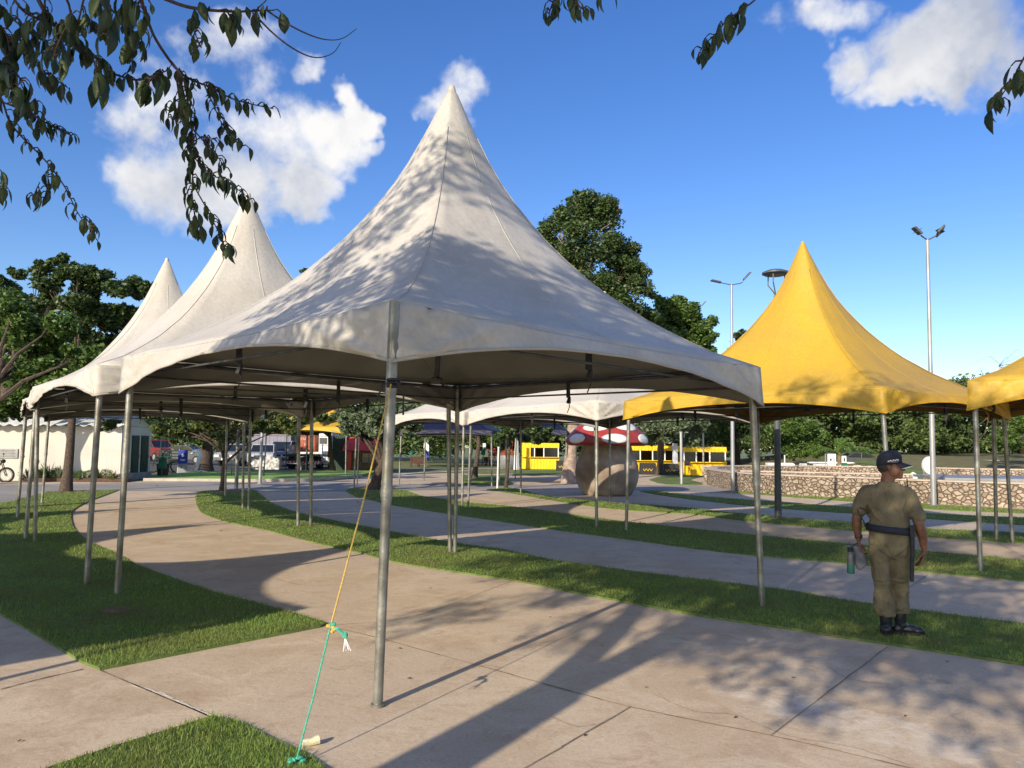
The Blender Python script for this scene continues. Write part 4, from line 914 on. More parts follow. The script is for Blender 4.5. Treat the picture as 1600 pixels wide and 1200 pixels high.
mb = MB(); mb.tube([(-.16,0,0),(-.1,0,.22),(0,0,.28),(.1,0,.22),(.16,0,0)], .06, 10); mb.box((0,.02,.1), (.2,.1,.2)); tag(mb.build('white_arch', 'white', None, smooth=True, loc=(at(1427,750,37).x, 37, .3)), 'small white arch seat on the lawn beyond the man face', 'seat')
# white sign board, green bin
sY = 45; a = at(1293,709,sY); b = at(1306,730,sY); t = empty('sign_board', ((a.x+b.x)/2, sY, 0), 0, 'white upright sign board with small grey symbols beside the palm', 'sign')
mb = MB(); w = b.x-a.x; mb.box((0,0,a.z/2+.2), (w,.12,a.z-.4)); mb.build('panel', 'white', t, bevel=.01); mb = MB(); mb.tube([(-w/2-.13,0,0),(-w/2-.13,0,a.z)], .03, 8); mb.tube([(-w/2-.13,0,a.z-.03),(w/2,0,a.z-.03)], .02, 8); mb.build('frame', 'grey', t)
mb = MB(); mb.ell((-.08,-.07,a.z*.76), (.06,.01,.09), 10)
for k in range(6): mb.box((.10+.05*(k % 2),-.065,a.z*.82-k*.07), (.05,.01,.045))
mb.box((-.05,-.065,a.z*.42), (.06,.01,.06)); mb.build('print', 'dark_post', t)
t = empty('bin', (at(1319,730,45).x,45,0), 0, 'green bin with a white top panel right of the palm', 'bin'); mb = MB(); mb.box((0,0,.45), (.26,.2,.9)); mb.build('body', 'green_paint', t, bevel=.01); mb = MB(); mb.box((0,0,1.1), (.26,.06,.4)); mb.build('panel', 'white', t); mb = MB(); mb.box((0,-.04,1.08), (.07,.02,.2)); mb.build('print', 'dkgreen', t)

# ------------------------------------------------------------------ white house
hY = 34.2; ex = at(187,752,hY).x; t = empty('white_house', (ex, hY, 0), 0, 'long white house with corrugated roof at the left behind the tents', 'house')
ang = rad(0); W_ = 16; Dp = 2.78; hh = 2.45
mb = MB(); mb.box((-W_/2,Dp/2+.0,hh/2-.02), (W_,Dp,hh)); mb.add([(0,Dp,hh),(0,0,hh),(0,Dp*.5,hh+.55)], [(0,1,2)])
mb.build('wall', 'housewall', t)
for x_ in (-3.95,-8.2): mb = MB(); mb.box((x_,-.06,hh/2), (.30,.14,hh)); mb.build('pilaster', 'housewall', t)
for y_, w_ in ((1.22,.62),(2.12,.66)):
    d_ = MB(); d_.box((.01,y_,1.06), (.10,w_,1.95))
    for k in range(12): d_.box((.07,y_,.25+k*.15), (.03,w_*.8,.05))
    dd = d_.build('door', 'dkgreen', t); hd = MB(); hd.tube([(.11,y_+w_*.4,1.0),(.11,y_+w_*.4,1.15)], .015, 6); hd.build('handle', 'grey', dd)
d_ = MB(); d_.box((.04,Dp/2,.17), (.10,Dp,.34)); d_.build('plinth', 'grey', t)
rf = MB(); vs = []; nx = 210
for i in range(nx+1):
    x = .45-(W_+1.5)*i/nx; c_ = .045*math.sin(i*1.05)
    for y, z in ((-.55,hh-.02),(Dp*.5,hh+.62),(Dp+.5,hh+.0)): vs.append((x, y, z+c_))
rf.add(vs, [(3*i+k, 3*i+k+1, 3*i+k+4, 3*i+k+3) for i in range(nx) for k in range(2)]); rf.build('roof', 'sheet', t, smooth=2, solid=.02)
pq = MB(); pq.box((-5.05,-.03,1.18), (1.0,.05,.42)); pl = pq.build('plaque', 'grey', t)
mb = MB()
for k in range(5): mb.box((-5.05,-.06,1.32-k*.07), (.8-.1*(k % 2),.01,.02))
mb.build('lettering', 'dark_post', pl)
# planting in front of the house
def bush(label, px, Y, r, leafm, kind='ball', group='clipped shrubs along the white house'):
    c = at(px, 750, Y); t = empty('shrub' if kind == 'ball' else 'spiky_plant', (c.x, Y, 0), 0, label, 'shrub' if kind == 'ball' else 'plant', group)
    mb = MB()
    if kind == 'ball':
        mb.tube([(0,0,0),(0,0,r)], [.03,.02], 6); mb.build('stem', 'bark', t); V, Fc = leaf_cards([(0,0,r*1.15)], [r], [900], .05, .9, .6); np_mesh('foliage', V, Fc, 4, leafm, t)
    else:
        R = random.Random(int(px)); mb.tube([(0,0,0),(0,0,.12)], [.05,.04], 6); mb.build('stem', 'bark', t); fm = MB()
        for k in range(34):
            a = R.uniform(0,6.28); e = R.uniform(.5,1.4); L = r*R.uniform(.8,1.3); d = Vector((math.cos(a)*math.cos(e), math.sin(a)*math.cos(e), math.sin(e))); s = Vector((-math.sin(a), math.cos(a), 0))*.022
            p0 = Vector((0,0,.08)); p1 = p0+d*L*.6; p2 = p0+d*L-Vector((0,0,L*.12)); fm.add([p0-s, p0+s, p1+s, p2, p1-s], [(0,1,2,3,4)])
        fm.build('leaves', leafm, t)
for i, (px, r, lm, k, lb_) in enumerate([(125,.24,'leaf_mid','ball','round clipped shrub left of the others by the right part of the white wall'),(138,.25,'leaf_mid','ball','second round clipped shrub along the white wall'),(165,.27,'leaf_warm','ball','round clipped shrub nearest the corner of the white house'),(108,.26,'leaf_dark','ball','round clipped shrub just right of the big left trunk'),(88,.30,'leaf_mid','ball','dark shrub just left of the big left trunk'),(72,.30,'leaf_dark','ball','dark low shrub beneath the spiky plants'),(55,.28,'leaf_dark','ball','dark low shrub left of the spiky plants'),(75,.75,'leaf_mid','spike','tall spiky plant left of the big trunk by the white wall'),(58,.6,'leaf_mid','spike','spiky plant beside the wall pilaster'),(92,.6,'leaf_grey','spike','spiky plant touching the big left trunk'),(44,.55,'leaf_mid','spike','leftmost spiky plant by the house wall'),(154,.45,'leaf_grey','spike','thin grassy plant between the clipped shrubs'),(176,.45,'leaf_warm','spike','yellowish grassy plant at the house corner'),(147,.22,'leaf_dark','ball','low dark shrub between clipped shrubs near the corner')]):
    bush(lb_, px, 33.3+(i % 3)*.2, r, lm, k, 'clipped shrubs along the white house' if k == 'ball' else 'spiky plants along the white house')
tb = MB(); tb.box((at(115,750,33.3).x, 33.45, .08), (4.6,.5,.16)); tag(tb.build('flower_bed', 'wood_dk'), 'low dark planting bed edging along the foot of the white house', 'flower bed')

# ------------------------------------------------------------------ vehicles
def motorcycle(label, loc, rz, colm='black'):
    t = empty('motorcycle', loc, rz, label, 'motorcycle', 'parked motorcycles')
    for x in (-.65,.65):
        w = MB(); n = 24; w.tube([(x+.29*math.cos(a), 0, .30+.29*math.sin(a)) for a in [2*PI*i/n for i in range(n+1)]], .045, 8, cap=False); wo = w.build('wheel', 'rubber', t, smooth=True)
        r = MB(); r.tube([(x+.22*math.cos(a),0,.30+.22*math.sin(a)) for a in [2*PI*i/n for i in range(n+1)]], .012, 5, cap=False); 
        for k in range(8): a = k*PI/4; r.tube([(x,0,.3),(x+.22*math.cos(a),0,.3+.22*math.sin(a))], .006, 4)
        r.tube([(x,-.06,.3),(x,.06,.3)], .04, 8); r.build('rim', 'grey', wo)
    b = MB(); b.tube([(-.65,.0,.3),(-.2,0,.42),(.25,0,.45),(.45,0,.85)], .035, 8); b.tube([(.65,.07,.3),(.42,.07,.95)], .02, 6); b.tube([(.65,-.07,.3),(.42,-.07,.95)], .02, 6); b.box((.05,0,.38), (.36,.26,.26), 0, 0, .8); b.tube([(-.7,-.13,.3),(.1,-.13,.25)], .035, 8); b.build('frame', 'steel_dark', t, smooth=True)
    s = MB(); s.ell((.15,0,.76), (.26,.13,.12), 12); s.tube([(-.95,0,.62),(-.6,0,.70),(-.3,0,.66)], [.02,.06,.05], 8); s.build('tank', colm, t, smooth=True)
    s = MB(); s.loft([(-.25,0,.70,.33,.12),(-.25,0,.78,.35,.13),(-.27,0,.80,.30,.10)], 14); s.build('seat', 'black', t, smooth=True)
    s = MB(); s.tube([(.35,-.33,.98),(.42,-.1,1.0),(.42,.1,1.0),(.35,.33,.98)], .014, 6); s.tube([(.4,.2,1.0),(.42,.24,1.15)], .006, 4); s.ell((.4,.25,1.18), (.02,.06,.04), 8); s.ell((.52,0,.88), (.09,.09,.09), 10); s.build('handlebar', 'black', t, smooth=True)
    return t
c = G(4,752); motorcycle('black motorcycle at the left edge against the white wall', (c.x, 32.4, 0), rad(10))
def car(name, label, loc, rz, paint, prof_body, glass_prof, L, W, wheel_x, wr, cat, group='vehicles parked in the car park', lights=True):
    t = empty(name, loc, rz, label, cat, group)
    lo_b = [p for p in prof_body if p[1] <= glass_prof[0][1]+.02]; b = MB(); b.prism(lo_b, 'y', -W/2, W/2)
    (fx,fz),(ftx,ftz),(rtx,rtz),(rx_,rz_) = glass_prof; b.prism([(ftx-.03,ftz-.005),(ftx-.12,ftz+.07),(rtx+.10,rtz+.07),(rtx+.02,rtz-.005)], 'y', -W/2*.86, W/2*.86)
    for s_ in (-1,1):
        for p_, q_ in (((fx+.01,fz),(ftx,ftz)),((rx_-.01,rz_),(rtx,rtz)),(((fx+rx_)/2,fz),((ftx+rtx)/2,ftz))): b.tube([(p_[0],s_*W/2*.90,p_[1]),(q_[0],s_*W/2*.84,q_[1]+.02)], .04, 6)
    bo = b.build('body', paint, t, bevel=.04)
    g = MB(); g.prism(glass_prof, 'y', -W/2*.85, W/2*.85); g.build('windows', 'glass', t, bevel=.02)
    for x in wheel_x:
        for s in (-1,1):
            w = MB(); w.tube([(x,s*(W/2-.2),wr),(x,s*(W/2+.01),wr)], wr, 20); wo = w.build('wheel', 'rubber', t, smooth=True)
            r = MB(); r.tube([(x,s*(W/2-.05),wr),(x,s*(W/2+.02),wr)], wr*.58, 14); r.build('rim', 'grey', wo, smooth=True)
    if lights:
        for s in (-1,1): h = MB(); h.box((L/2,s*(W/2-.28),.78), (.08,.36,.17)); h.build('headlight', 'white', t, bevel=.02)
        h = MB(); h.box((L/2+.0,0,.55), (.14,W*.92,.22)); h.build('bumper', 'dark_post', t, bevel=.03); h = MB(); h.box((L/2+.005,0,.80), (.07,W*.45,.16)); h.build('grille', 'dark_post', t)
        h = MB(); h.box((L/2+.075,0,.55), (.01,.4,.12)); h.build('number_plate', 'white', t)
    return t
pick = [(-2.6,.45),(2.55,.40),(2.62,.85),(2.45,1.02),(1.35,1.12),(.75,1.66),(-.55,1.70),(-.8,1.10),(-2.6,1.08)]
pg = [(1.32,1.10),(.72,1.62),(-.5,1.64),(-.72,1.10)]
Yc = 56
car('pickup', 'white pickup with dark windows parked behind the patterned white block', (at(398,730,Yc).x, Yc+2, 0), rad(-78), 'white_shade', pick, pg, 5.2, 1.8, (-1.7,1.6), .36, 'pickup')
car('pickup', 'grey pickup parked left of the white pickup in the shade', (at(348,730,Yc).x, Yc+4, 0), rad(-100), 'grey', pick, pg, 5.2, 1.8, (-1.7,1.6), .36, 'pickup')
car('pickup', 'red pickup in shade just right of the white house', (at(240,725,62).x, 62, .25), rad(-35), 'red_shade', pick, pg, 5.2, 1.8, (-1.7,1.6), .36, 'pickup')
sed = [(-2.1,.35),(2.1,.32),(2.15,.7),(1.9,.88),(1.1,.98),(.5,1.40),(-.9,1.42),(-1.7,1.0),(-2.1,.95)]; sg_ = [(1.1,.98),(.45,1.36),(-.85,1.37),(-1.6,.98)]
car('car', 'small blue car half hidden behind the truck right side', (at(519,715,66).x, 66, .1), rad(-90), 'blue_paint', sed, sg_, 4.2, 1.7, (-1.3,1.3), .32, 'car')
car('car', 'light blue grey car behind the fence beside the thick trunk', (at(285,718,60).x, 61, .1), rad(-12), 'dark_post', sed, sg_, 4.2, 1.7, (-1.3,1.3), .32, 'car')  # pale body given a dark colour in place of tree shade
car('car', 'dark car half hidden in front of the far white kerb under the wood', (at(1343,722,66).x, 66, .0), rad(5), 'dark_post', sed, sg_, 4.2, 1.7, (-1.3,1.3), .32, 'car')
# truck seen from behind
TY = 53; tx = at(478,735,TY).x; t = empty('truck', (tx,TY,0), 0, 'flatbed truck seen from behind with rust red load box and striped red and white bumper', 'truck', 'vehicles parked in the car park')
S = TY/F
mb = MB(); mb.box((-.1,3.4,1.35), (2.3,1.7,1.7)); mb.build('cab', 'white', t, bevel=.12); mb = MB(); mb.box((-.1,2.54,1.75), (1.7,.03,.5)); mb.build('rear_window', 'glass', t)
mb = MB(); mb.box((0,1,.72), (.9,5,.22)); mb.box((-.1,.3,.95), (2.2,3.6,.14)); mb.box((0,-.9,.62), (2.3,.12,.12)); 
for s in (-1,1): mb.box((s*.75,-.2,.6), (.5,.7,.35))
mb.build('chassis', 'black', t)
mb = MB(); mb.box((.05,.6,1.75), (1.1,1.2,1.15), 0, 0, .92); lo_ = mb.build('load_box', 'orange', t, bevel=.02)
def text(body, size, loc, rot, mt, parent, ext=.004):
    cu_ = bpy.data.curves.new('lettering', 'FONT'); cu_.body = body; cu_.size = size; cu_.extrude = ext; cu_.align_x = 'CENTER'; cu_.align_y = 'CENTER'
    ob = bpy.data.objects.new('lettering', cu_); col.objects.link(ob); me = bpy.data.meshes.new_from_object(ob.evaluated_get(bpy.context.evaluated_depsgraph_get())); bpy.data.objects.remove(ob)
    o = bpy.data.objects.new('lettering', me); col.objects.link(o); me.materials.clear(); me.materials.append(M[mt]); o.location = loc; o.rotation_euler = rot; o.parent = parent; return o
text('I N F', .26, (-.15,-.03,2.05), (rad(90),0,0), 'white', lo_)
text('L', .22, (-.1,-.02,1.7), (rad(90),0,0), 'white', lo_)
mb = MB(); mb.box((1.35,.8,1.5), (.9,2.2,2.2)); mb.build('equipment_box', 'white', t, bevel=.04); mb = MB(); mb.box((1.2,-.32,1.95), (.5,.03,.4)); mb.box((1.35,-.32,1.1), (.35,.03,.28)); mb.build('panel', 'dark_post', t)
mb = MB(); mb.box((-1.15,.5,1.35), (.65,1.4,.6)); mb.build('tool_box', 'grey', t, bevel=.03)
mb = MB(); mb.tube([(-1.0,1.5,.9),(-1.1,1.2,2.2),(-.6,.9,2.45)], .08, 8); mb.tube([(-.5,.9,1.2),(-.75,.6,2.3)], .05, 8); mb.build('crane_arm', 'dkgreen', t)
bm_ = MB(); bm_.box((0,-1.0,.48), (2.5,.06,.20)); bo = bm_.build('bumper', 'white', t); st = MB()
for k in range(12): x = -1.2+k*.21; st.add([(x,-1.034,.385),(x+.1,-1.034,.385),(x+.19,-1.034,.575),(x+.09,-1.034,.575)], [(0,1,2,3)])
st.build('stripes', 'red', bo)
for x in (-.95,.95):
    for y in (-.1,3.3):
        w = MB(); w.tube([(x-.16,y,.45),(x+.16,y,.45)], .45, 18); w.build('wheel', 'rubber', t, smooth=True)
# white van left of truck
van = [(-2.4,.3),(2.3,.3),(2.4,.9),(1.9,1.15),(1.2,1.95),(-2.3,2.05),(-2.4,1.9)]; vg = [(1.88,1.15),(1.25,1.88),(-2.2,1.9),(-2.35,1.15)]
car('van', 'pale cream van partly hidden at the left side of the flatbed truck', (at(452,735,61).x, 61, .0), rad(-100), 'grey', van, vg, 4.8, 1.8, (-1.4,1.5), .34, 'van')  # cream body greyed: car park shade put into the paint
# patterned block
c = at(406,736,48.5); mb = MB(); mb.box((0,0,.42), (2.0,.6,.84)); tag(mb.build('white_block', 'plaster', None, bevel=.08, loc=(c.x,49.5,.05)), 'white block with dark scribbled pattern on the lawn before the pickup', 'block')
# distant low house behind the car park
t = empty('far_house', (at(430,705,82).x,82,0), 0, 'far low house with lavender wall and white gate behind the car park', 'house'); mb = MB(); mb.box((0,0,1.5), (4.4,4,3)); mb.build('wall', 'lav', t); mb = MB(); mb.box((.3,-2.05,.8), (2.2,.06,1.7)); mb.build('gate', 'white', t); mb = MB(); mb.prism([(-2.5,2.95),(2.5,2.95),(0,3.7)], 'x', -2.5, 2.5); mb.build('roof', 'sheet', t)

# fence, rails, posts
fY = 51.5; x0 = at(250,735,fY).x; x1 = at(545,735,fY).x; t = empty('fence', ((x0+x1)/2,fY,0), 0, 'dark green wire fence between the bright lawn and the car park', 'fence')
nn = 9
for k in range(nn+1):
    x = x0+(x1-x0)*k/nn-(x0+x1)/2; mb = MB(); mb.tube([(x,0,0),(x,0,2.3)], .035, 6); mb.build('post', 'dkgreen', t)
mb = MB(); L_ = (x1-x0)
for z in (.1,2.25): mb.tube([(-L_/2,0,z),(L_/2,0,z)], .015, 5)
for k in range(int(L_/.25)): mb.tube([(-L_/2+k*.25,0,.1),(-L_/2+k*.25,0,2.25)], .006, 4)
mb.build('wire_panel', 'dkgreen', t)
def rail(label, xa, xb, Y, h, mt='dkgreen'):
    a = at(xa,740,Y).x; b = at(xb,740,Y).x; t = empty('rail', ((a+b)/2,Y,.1), 0, label, 'rail', 'low green rails on the bright lawn'); w = (b-a)/2; mb = MB(); mb.tube([(-w,0,h),(w,0,h)], .03, 8); mb.build('bar', mt, t)
    for s in (-1,1): mb = MB(); mb.tube([(s*w,0,-.1),(s*w,0,h+.05)], .045, 8); mb.build('post', mt, t)
rail('low green rail on the bright lawn in front of the patterned block', 361, 412, 38.5, .42)
rail('low pale rail on the lawn in front of the truck', 430, 470, 50, .35, 'grey')
t = empty('utility_post', (at(248,748,37).x,37.3,0), 0, 'bent green pipe post with small green box right of the white house', 'post'); mb = MB(); mb.tube([(0,0,0),(0,0,1.15),(.06,0,1.28),(.2,0,1.32)], .035, 8); mb.build('pipe', 'green_paint', t, smooth=True); mb = MB(); mb.box((-.02,.1,.72), (.32,.25,.5)); mb.build('box', 'green_paint', t, bevel=.01)
c = at(233,748,37); mb = MB(); mb.loft([(0,0,0,.24,.2),(0,0,.62,.30,.26),(0,0,.66,.32,.28),(0,0,.68,.28,.24)], 12); tag(mb.build('bin', 'brown', None, loc=(c.x+.1,38.2,0)), 'dark brown bin standing by the house side doors', 'bin')
t = empty('cargo_trike', (at(264,742,44).x,44,0), rad(12), 'green slatted cargo tricycle parked beside the bent green pipe', 'tricycle', None)
mb = MB(); 
for k in range(5): mb.box((0,-.4,.62+k*.16), (1.3,.03,.06)); mb.box((0,.4,.62+k*.16), (1.3,.03,.06))
for x in (-.65,0,.65):
    for y in (-.4,.4): mb.box((x,y,.93), (.05,.04,.75))
mb.box((0,0,.55), (1.35,.85,.05)); mb.build('cargo_box', 'dkgreen', t)
for x, y in ((-.9,0),(.3,-.5),(.3,.5)):
    w = MB(); w.tube([(x+.33*math.cos(a),y,.36+.33*math.sin(a)) for a in [2*PI*i/20 for i in range(21)]], .04, 6, cap=False); w.build('wheel', 'rubber', t)
mb = MB(); mb.tube([(-.9,0,.36),(-.75,0,.95),(-.8,0,1.1)], .03, 6); mb.tube([(-.8,-.3,1.1),(-.8,.3,1.1)], .02, 6); mb.tube([(-.75,0,.9),(0,0,.5)], .03, 6); mb.build('frame', 'black', t)
# blue banner board with white drop
bY = 43; a = at(280,704,bY); b = at(291,740,bY); t = empty('banner_board', ((a.x+b.x)/2,bY,0), rad(6), 'blue and grey upright advertising board with white drop emblem near the white sculpture', 'sign'); w = b.x-a.x+.06
mb = MB(); mb.box((0,0,.95), (w,.05,.75)); mb.build('upper_panel', 'blue_paint', t); mb = MB(); mb.box((0,0,.30), (w*.95,.05,.52)); mb.build('lower_panel', 'grey', t)
mb = MB(); mb.tube([(-w/2-.02,0,0),(-w/2+.06,0,1.35)], .02, 6); mb.build('edge_pole', 'white', t); mb = MB(); mb.prism([(.08*math.cos(a_),1.02+.08*math.sin(a_)) for a_ in [PI+PI*i/10 for i in range(11)]]+[(0,1.2)], 'y', -.035,-.028); mb.box((0,-.03,.80), (.28,.01,.03)); mb.box((0,-.03,.74), (.22,.01,.03)); mb.build('emblem', 'white', t)
# white sculpture
c = Vector((at(306,738,43.5).x,43.5,0)); mb = MB()
mb.tube([(-.25,0,1.15),(-.12,0,1.28),(.12,0,1.28),(.22,0,1.05),(.16,0,.8),(.1,0,.6),(.08,0,.35),(.0,0,.12)], [.05,.08,.11,.13,.14,.10,.07,.06], 10)
mb.tube([(.06,0,.45),(-.06,0,.25),(-.12,0,.04)], .035, 7); mb.tube([(.0,0,.1),(-.25,.05,.12),(-.5,0,.1),(-.62,0,.0)], [.05,.05,.04,.03], 7); mb.tube([(.1,0,.1),(.3,.05,.18),(.5,.0,.10),(.62,0,.12)], [.05,.04,.04,.03], 7); mb.tube([(-.3,0,.12),(-.42,.1,.0)], .03, 6)
mb.ell((-.24,0,1.12), (.10,.06,.05), 10); tag(mb.build('animal_sculpture', 'white', None, smooth=True, loc=c), 'white long-necked animal sculpture against the thick dark trunk', 'sculpture')
# green booth, red play house
mb = MB(); mb.box((0,0,1.15), (1.0,1.2,2.3)); 
for k in range(7): mb.box((-.42+k*.14,-.62,1.15), (.04,.03,2.2))
tag(mb.build('green_booth', 'dkgreen', None, loc=(at(531,735,51).x,51.5,0)), 'dark green ribbed booth left of the red roofed play house', 'booth')
py = 50.5; xa = at(538,735,py).x; xb = at(604,735,py).x; t = empty('play_house', ((xa+xb)/2,py+1.2,0), 0, 'wooden play house with bright red sloping roof', 'play house'); w = xb-xa
mb = MB(); mb.box((.15,0,.68), (w-.55,2.2,1.36)); wl_ = mb.build('wall', 'wood', t)
mb = MB()
for k in range(15): mb.box((-w/2+.5+k*(w-.7)/14.,-1.115,.68), (.02,.02,1.34))
mb.build('boards', 'wood_dk', wl_)
mb = MB(); mb.box((-w/2+.28,-1.13,.70), (.30,.10,1.40)); mb.build('corner_panel', 'red', t)
mb = MB(); mb.add([(-w/2-.1,-1.4,1.3),(w/2+.15,-1.4,1.3),(w/2-.4,-.2,2.6),(-w/2+.05,-.2,2.6),(-w/2-.1,1.4,1.3),(w/2+.15,1.4,1.3)], [(0,1,2,3),(5,4,3,2),(0,3,4),(1,5,2)]); mb.build('roof', 'red', t, solid=.08)
mb = MB(); mb.box((.2,-1.12,.82), (.85,.04,.62)); wo = mb.build('window', 'glass', t); mb = MB(); mb.box((.2,-1.15,.82), (.03,.03,.62)); mb.box((.2,-1.15,.82), (.85,.03,.03)); mb.box((.2,-1.15,.50), (.95,.04,.05)); mb.build('window_bars', 'dark_post', wo)
# stakes right of the far yellow tent
for x, y, m_, l_ in ((558,757,'steel_dark','thin dark pole beside the leaning tree on the pale path'),(553,763,'steel','thin slanting pole at the tip of the grass strip')):
    b = G(x,y); mb = MB(); mb.tube([(0,0,0),(.05,0,2.3)], .03, 8); mb.tube([(.05,0,2.28),(.05,0,2.34)], .04, 8); tag(mb.build('pole', m_, None, smooth=True, loc=b), l_, 'pole')

# ------------------------------------------------------------------ mid-ground park furniture
def bench_box(label, px0, px1, yt, yb, Y):
    a = at(px0,yt,Y); b = at(px1,yb,Y); w = b.x-a.x; h = a.z; t = empty('wooden_bin', ((a.x+b.x)/2,Y,0), 0, label, 'wooden bin', 'brown slatted wooden bins on legs')
    mb = MB()
    for k in range(6): mb.box((-w/2+w*(k+.5)/6,-.25,h*.62), (w/6*.85,.03,h*.62)); mb.box((-w/2+w*(k+.5)/6,.25,h*.62), (w/6*.85,.03,h*.62))
    mb.box((0,0,h*.60), (w*.94,.46,h*.55)); mb.build('box', 'wood_dk', t)
    for sx_ in (-1,1):
        for sy in (-1,1): l = MB(); l.box((sx_*w*.46,sy*.22,h*.47), (.08,.08,h*.94)); l.build('leg', 'wood_dk', t)
bench_box('left one of the two brown slatted bins beside the blue and white flag', 642,653,712,733,60)
bench_box('right one of the two brown slatted bins beside the blue and white flag', 654,665,712,733,60)
bench_box('small brown slatted bin near the red play frame', 754,759,713,729,68)
bench_box('farther small brown slatted bin right beside its twin near the red play frame', 760,765,713,729,68)
t = empty('feather_flag', (at(665,735,59).x,59.2,0), 0, 'white and blue feather flag standing right of the brown bins', 'flag'); mb = MB(); mb.tube([(.0,0,0),(.02,0,2.0),(-.05,0,2.35)], .015, 6); mb.build('pole', 'grey', t)
f1 = MB(); f1.prism([(-.22,1.25),(.20,1.25),(.20,1.7),(.12,2.1),(-.03,2.4),(-.12,2.2),(-.2,1.7)], 'y', -.012,.012); f1.build('sail', 'white', t); f1 = MB(); f1.prism([(-.22,1.245),(.2,1.245),(.2,.8),(-.05,.75)], 'y', -.012,.012); f1.build('lower_sail', 'blue_paint', t)
for px, yy, Y, m_, l_ in ((643,716,62,'green_paint','green recycling bin on a post left of the brown bins'),(755,716,66,'green_paint','green recycling bin on a post near the red play frame'),(735,716,64,'green_paint','green bin on a post right of the dark slim trunk'),(723,716,64,'red','red bin on a post between the tent poles')):
    t = empty('post_bin', (at(px,yy,Y).x,Y,0), 0, l_, 'bin', 'coloured bins on posts'); mb = MB(); mb.tube([(0,0.1,0),(0,.1,1.7)], .03, 6); mb.build('post', 'grey', t); mb = MB(); mb.loft([(0,0,.9,.15,.13),(0,0,1.4,.19,.16),(0,0,1.42,.19,.16)], 10); mb.build('body', m_, t); mb = MB(); mb.box((.08,.05,1.75), (.26,.03,.34)); mb.build('panel', 'white', t)
t = empty('climbing_lattice', (at(771,718,66).x,66,0), 0, 'red lattice play frame near the green bin on a post', 'play frame'); mb = MB(); 
for k in range(4): mb.box((-.4+k*.27,0,1.0), (.07,.06,1.0)); mb.box((0,0,.55+k*.3), (.9,.06,.07))
mb.build('lattice', 'red', t); mb = MB(); mb.box((-.42,0,.5), (.07,.07,1.0)); mb.build('leg', 'grey', t); mb = MB(); mb.box((.42,0,.5), (.07,.07,1.0)); mb.build('leg', 'grey', t)
t = empty('play_tower', (at(795,716,62).x,64,0), 0, 'orange and yellow play structure above the round grey planter', 'play structure'); mb = MB(); mb.tube([(-.3,0,0),(-.3,0,2.4)], .05, 6); mb.tube([(.3,0,0),(.3,0,2.2)], .05, 6); mb.build('posts', 'orange', t); mb = MB(); mb.tube([(-.3,0,2.2),(0,0,2.45),(.3,0,2.2)], .05, 6); mb.box((0,0,1.2), (.5,.1,.4)); mb.build('panel', 'yel_paint', t)
t = empty('round_planter', (at(794,731,58).x,58,0), 0, 'big round grey planter bowl left of the white pillar', 'planter'); mb = MB(); mb.lathe([(.5,0),(.75,.3),(.88,.7),(.86,1.0),(.78,1.0),(.76,.9)], (0,0,0), 24); mb.build('bowl', 'grey', t, smooth=True); V, Fc = leaf_cards([(0,0,1.1)], [.6], [500], .12, .6); np_mesh('foliage', V, Fc, 4, 'petal', t)
c = at(807,734,56); mb = MB(); mb.loft([(0,0,0,.22,.22),(0,0,1.2,.15,.15),(0,0,2.2,.11,.11),(0,0,2.25,.13,.13)], 4); tag(mb.build('pillar', 'white', None, loc=(c.x,56,0)), 'white tapering pillar left of the yellow kiosk', 'pillar')
# kiosks
def kiosk(label, px0, px1, ytop, Y, wins, counter_split=.46, extra=None):
    a = at(px0,ytop,Y); b = at(px1,ytop,Y); w = b.x-a.x; h = a.z; t = empty('kiosk', ((a.x+b.x)/2,Y+1.2,0), 0, label, 'kiosk', 'yellow container kiosks'); z0 = h*.45; z1 = h*.82
    mb = MB(); mb.box((0,0,z0/2), (w,2.4,z0)); mb.box((0,0,(z1+h)/2), (w,2.4,h-z1)); mb.box((0,1.17,h/2), (w,.06,h-.01))
    n = int(w/.22)
    for k in range(n+1): mb.box((-w/2+w*k/n,-1.215,z0/2), (.07,.03,z0*.97)); mb.box((-w/2+w*k/n,-1.215,(z1+h)/2), (.07,.03,(h-z1)*.95))
    mb.build('wall', 'yel_paint', t)
    i = MB(); i.box((0,1.0,(z0+z1)/2), (w-.1,.2,z1-z0)); i.build('interior', 'black', t)
    e = sorted({-w/2+.03, w/2-.03}|{-w/2+w*f for f in wins})
    for x in e: p = MB(); p.box((x,-1.17,(z0+z1)/2), (.07,.05,z1-z0)); p.build('window_post', 'white', t)
    for k, (x0_, x1_) in enumerate(zip(e, e[1:])):
        if k % 2 == 0: p = MB(); p.box(((x0_+x1_)/2,-1.1,(z0+z1)/2), (x1_-x0_-.08,.02,z1-z0)); p.build('window', 'glass', t)
    p = MB(); p.box((0,-1.32,z0+.02), (w,.24,.04)); p.build('counter', 'yel_paint', t)
    return t, w, h
kt, kw, kh = kiosk('yellow corrugated kiosk behind the pale trunk with its counter open', 815, 873, 692, 57.5, (.35,.6))
mb = MB(); mb.box((-kw/2+.3,-1.24,kh*.45), (.75,.04,kh*.88)); mb.build('door', 'yel_paint', kt)
kt2, kw2, kh2 = kiosk('long yellow kiosk row right of the mushroom behind the round tree', 985, 1062, 696, 50.5, (.2,.45,.7))
kt3, kw3, kh3 = kiosk('yellow kiosk with black openings right of the silver lamp post', 1068, 1134, 698, 47.5, (.3,.62))
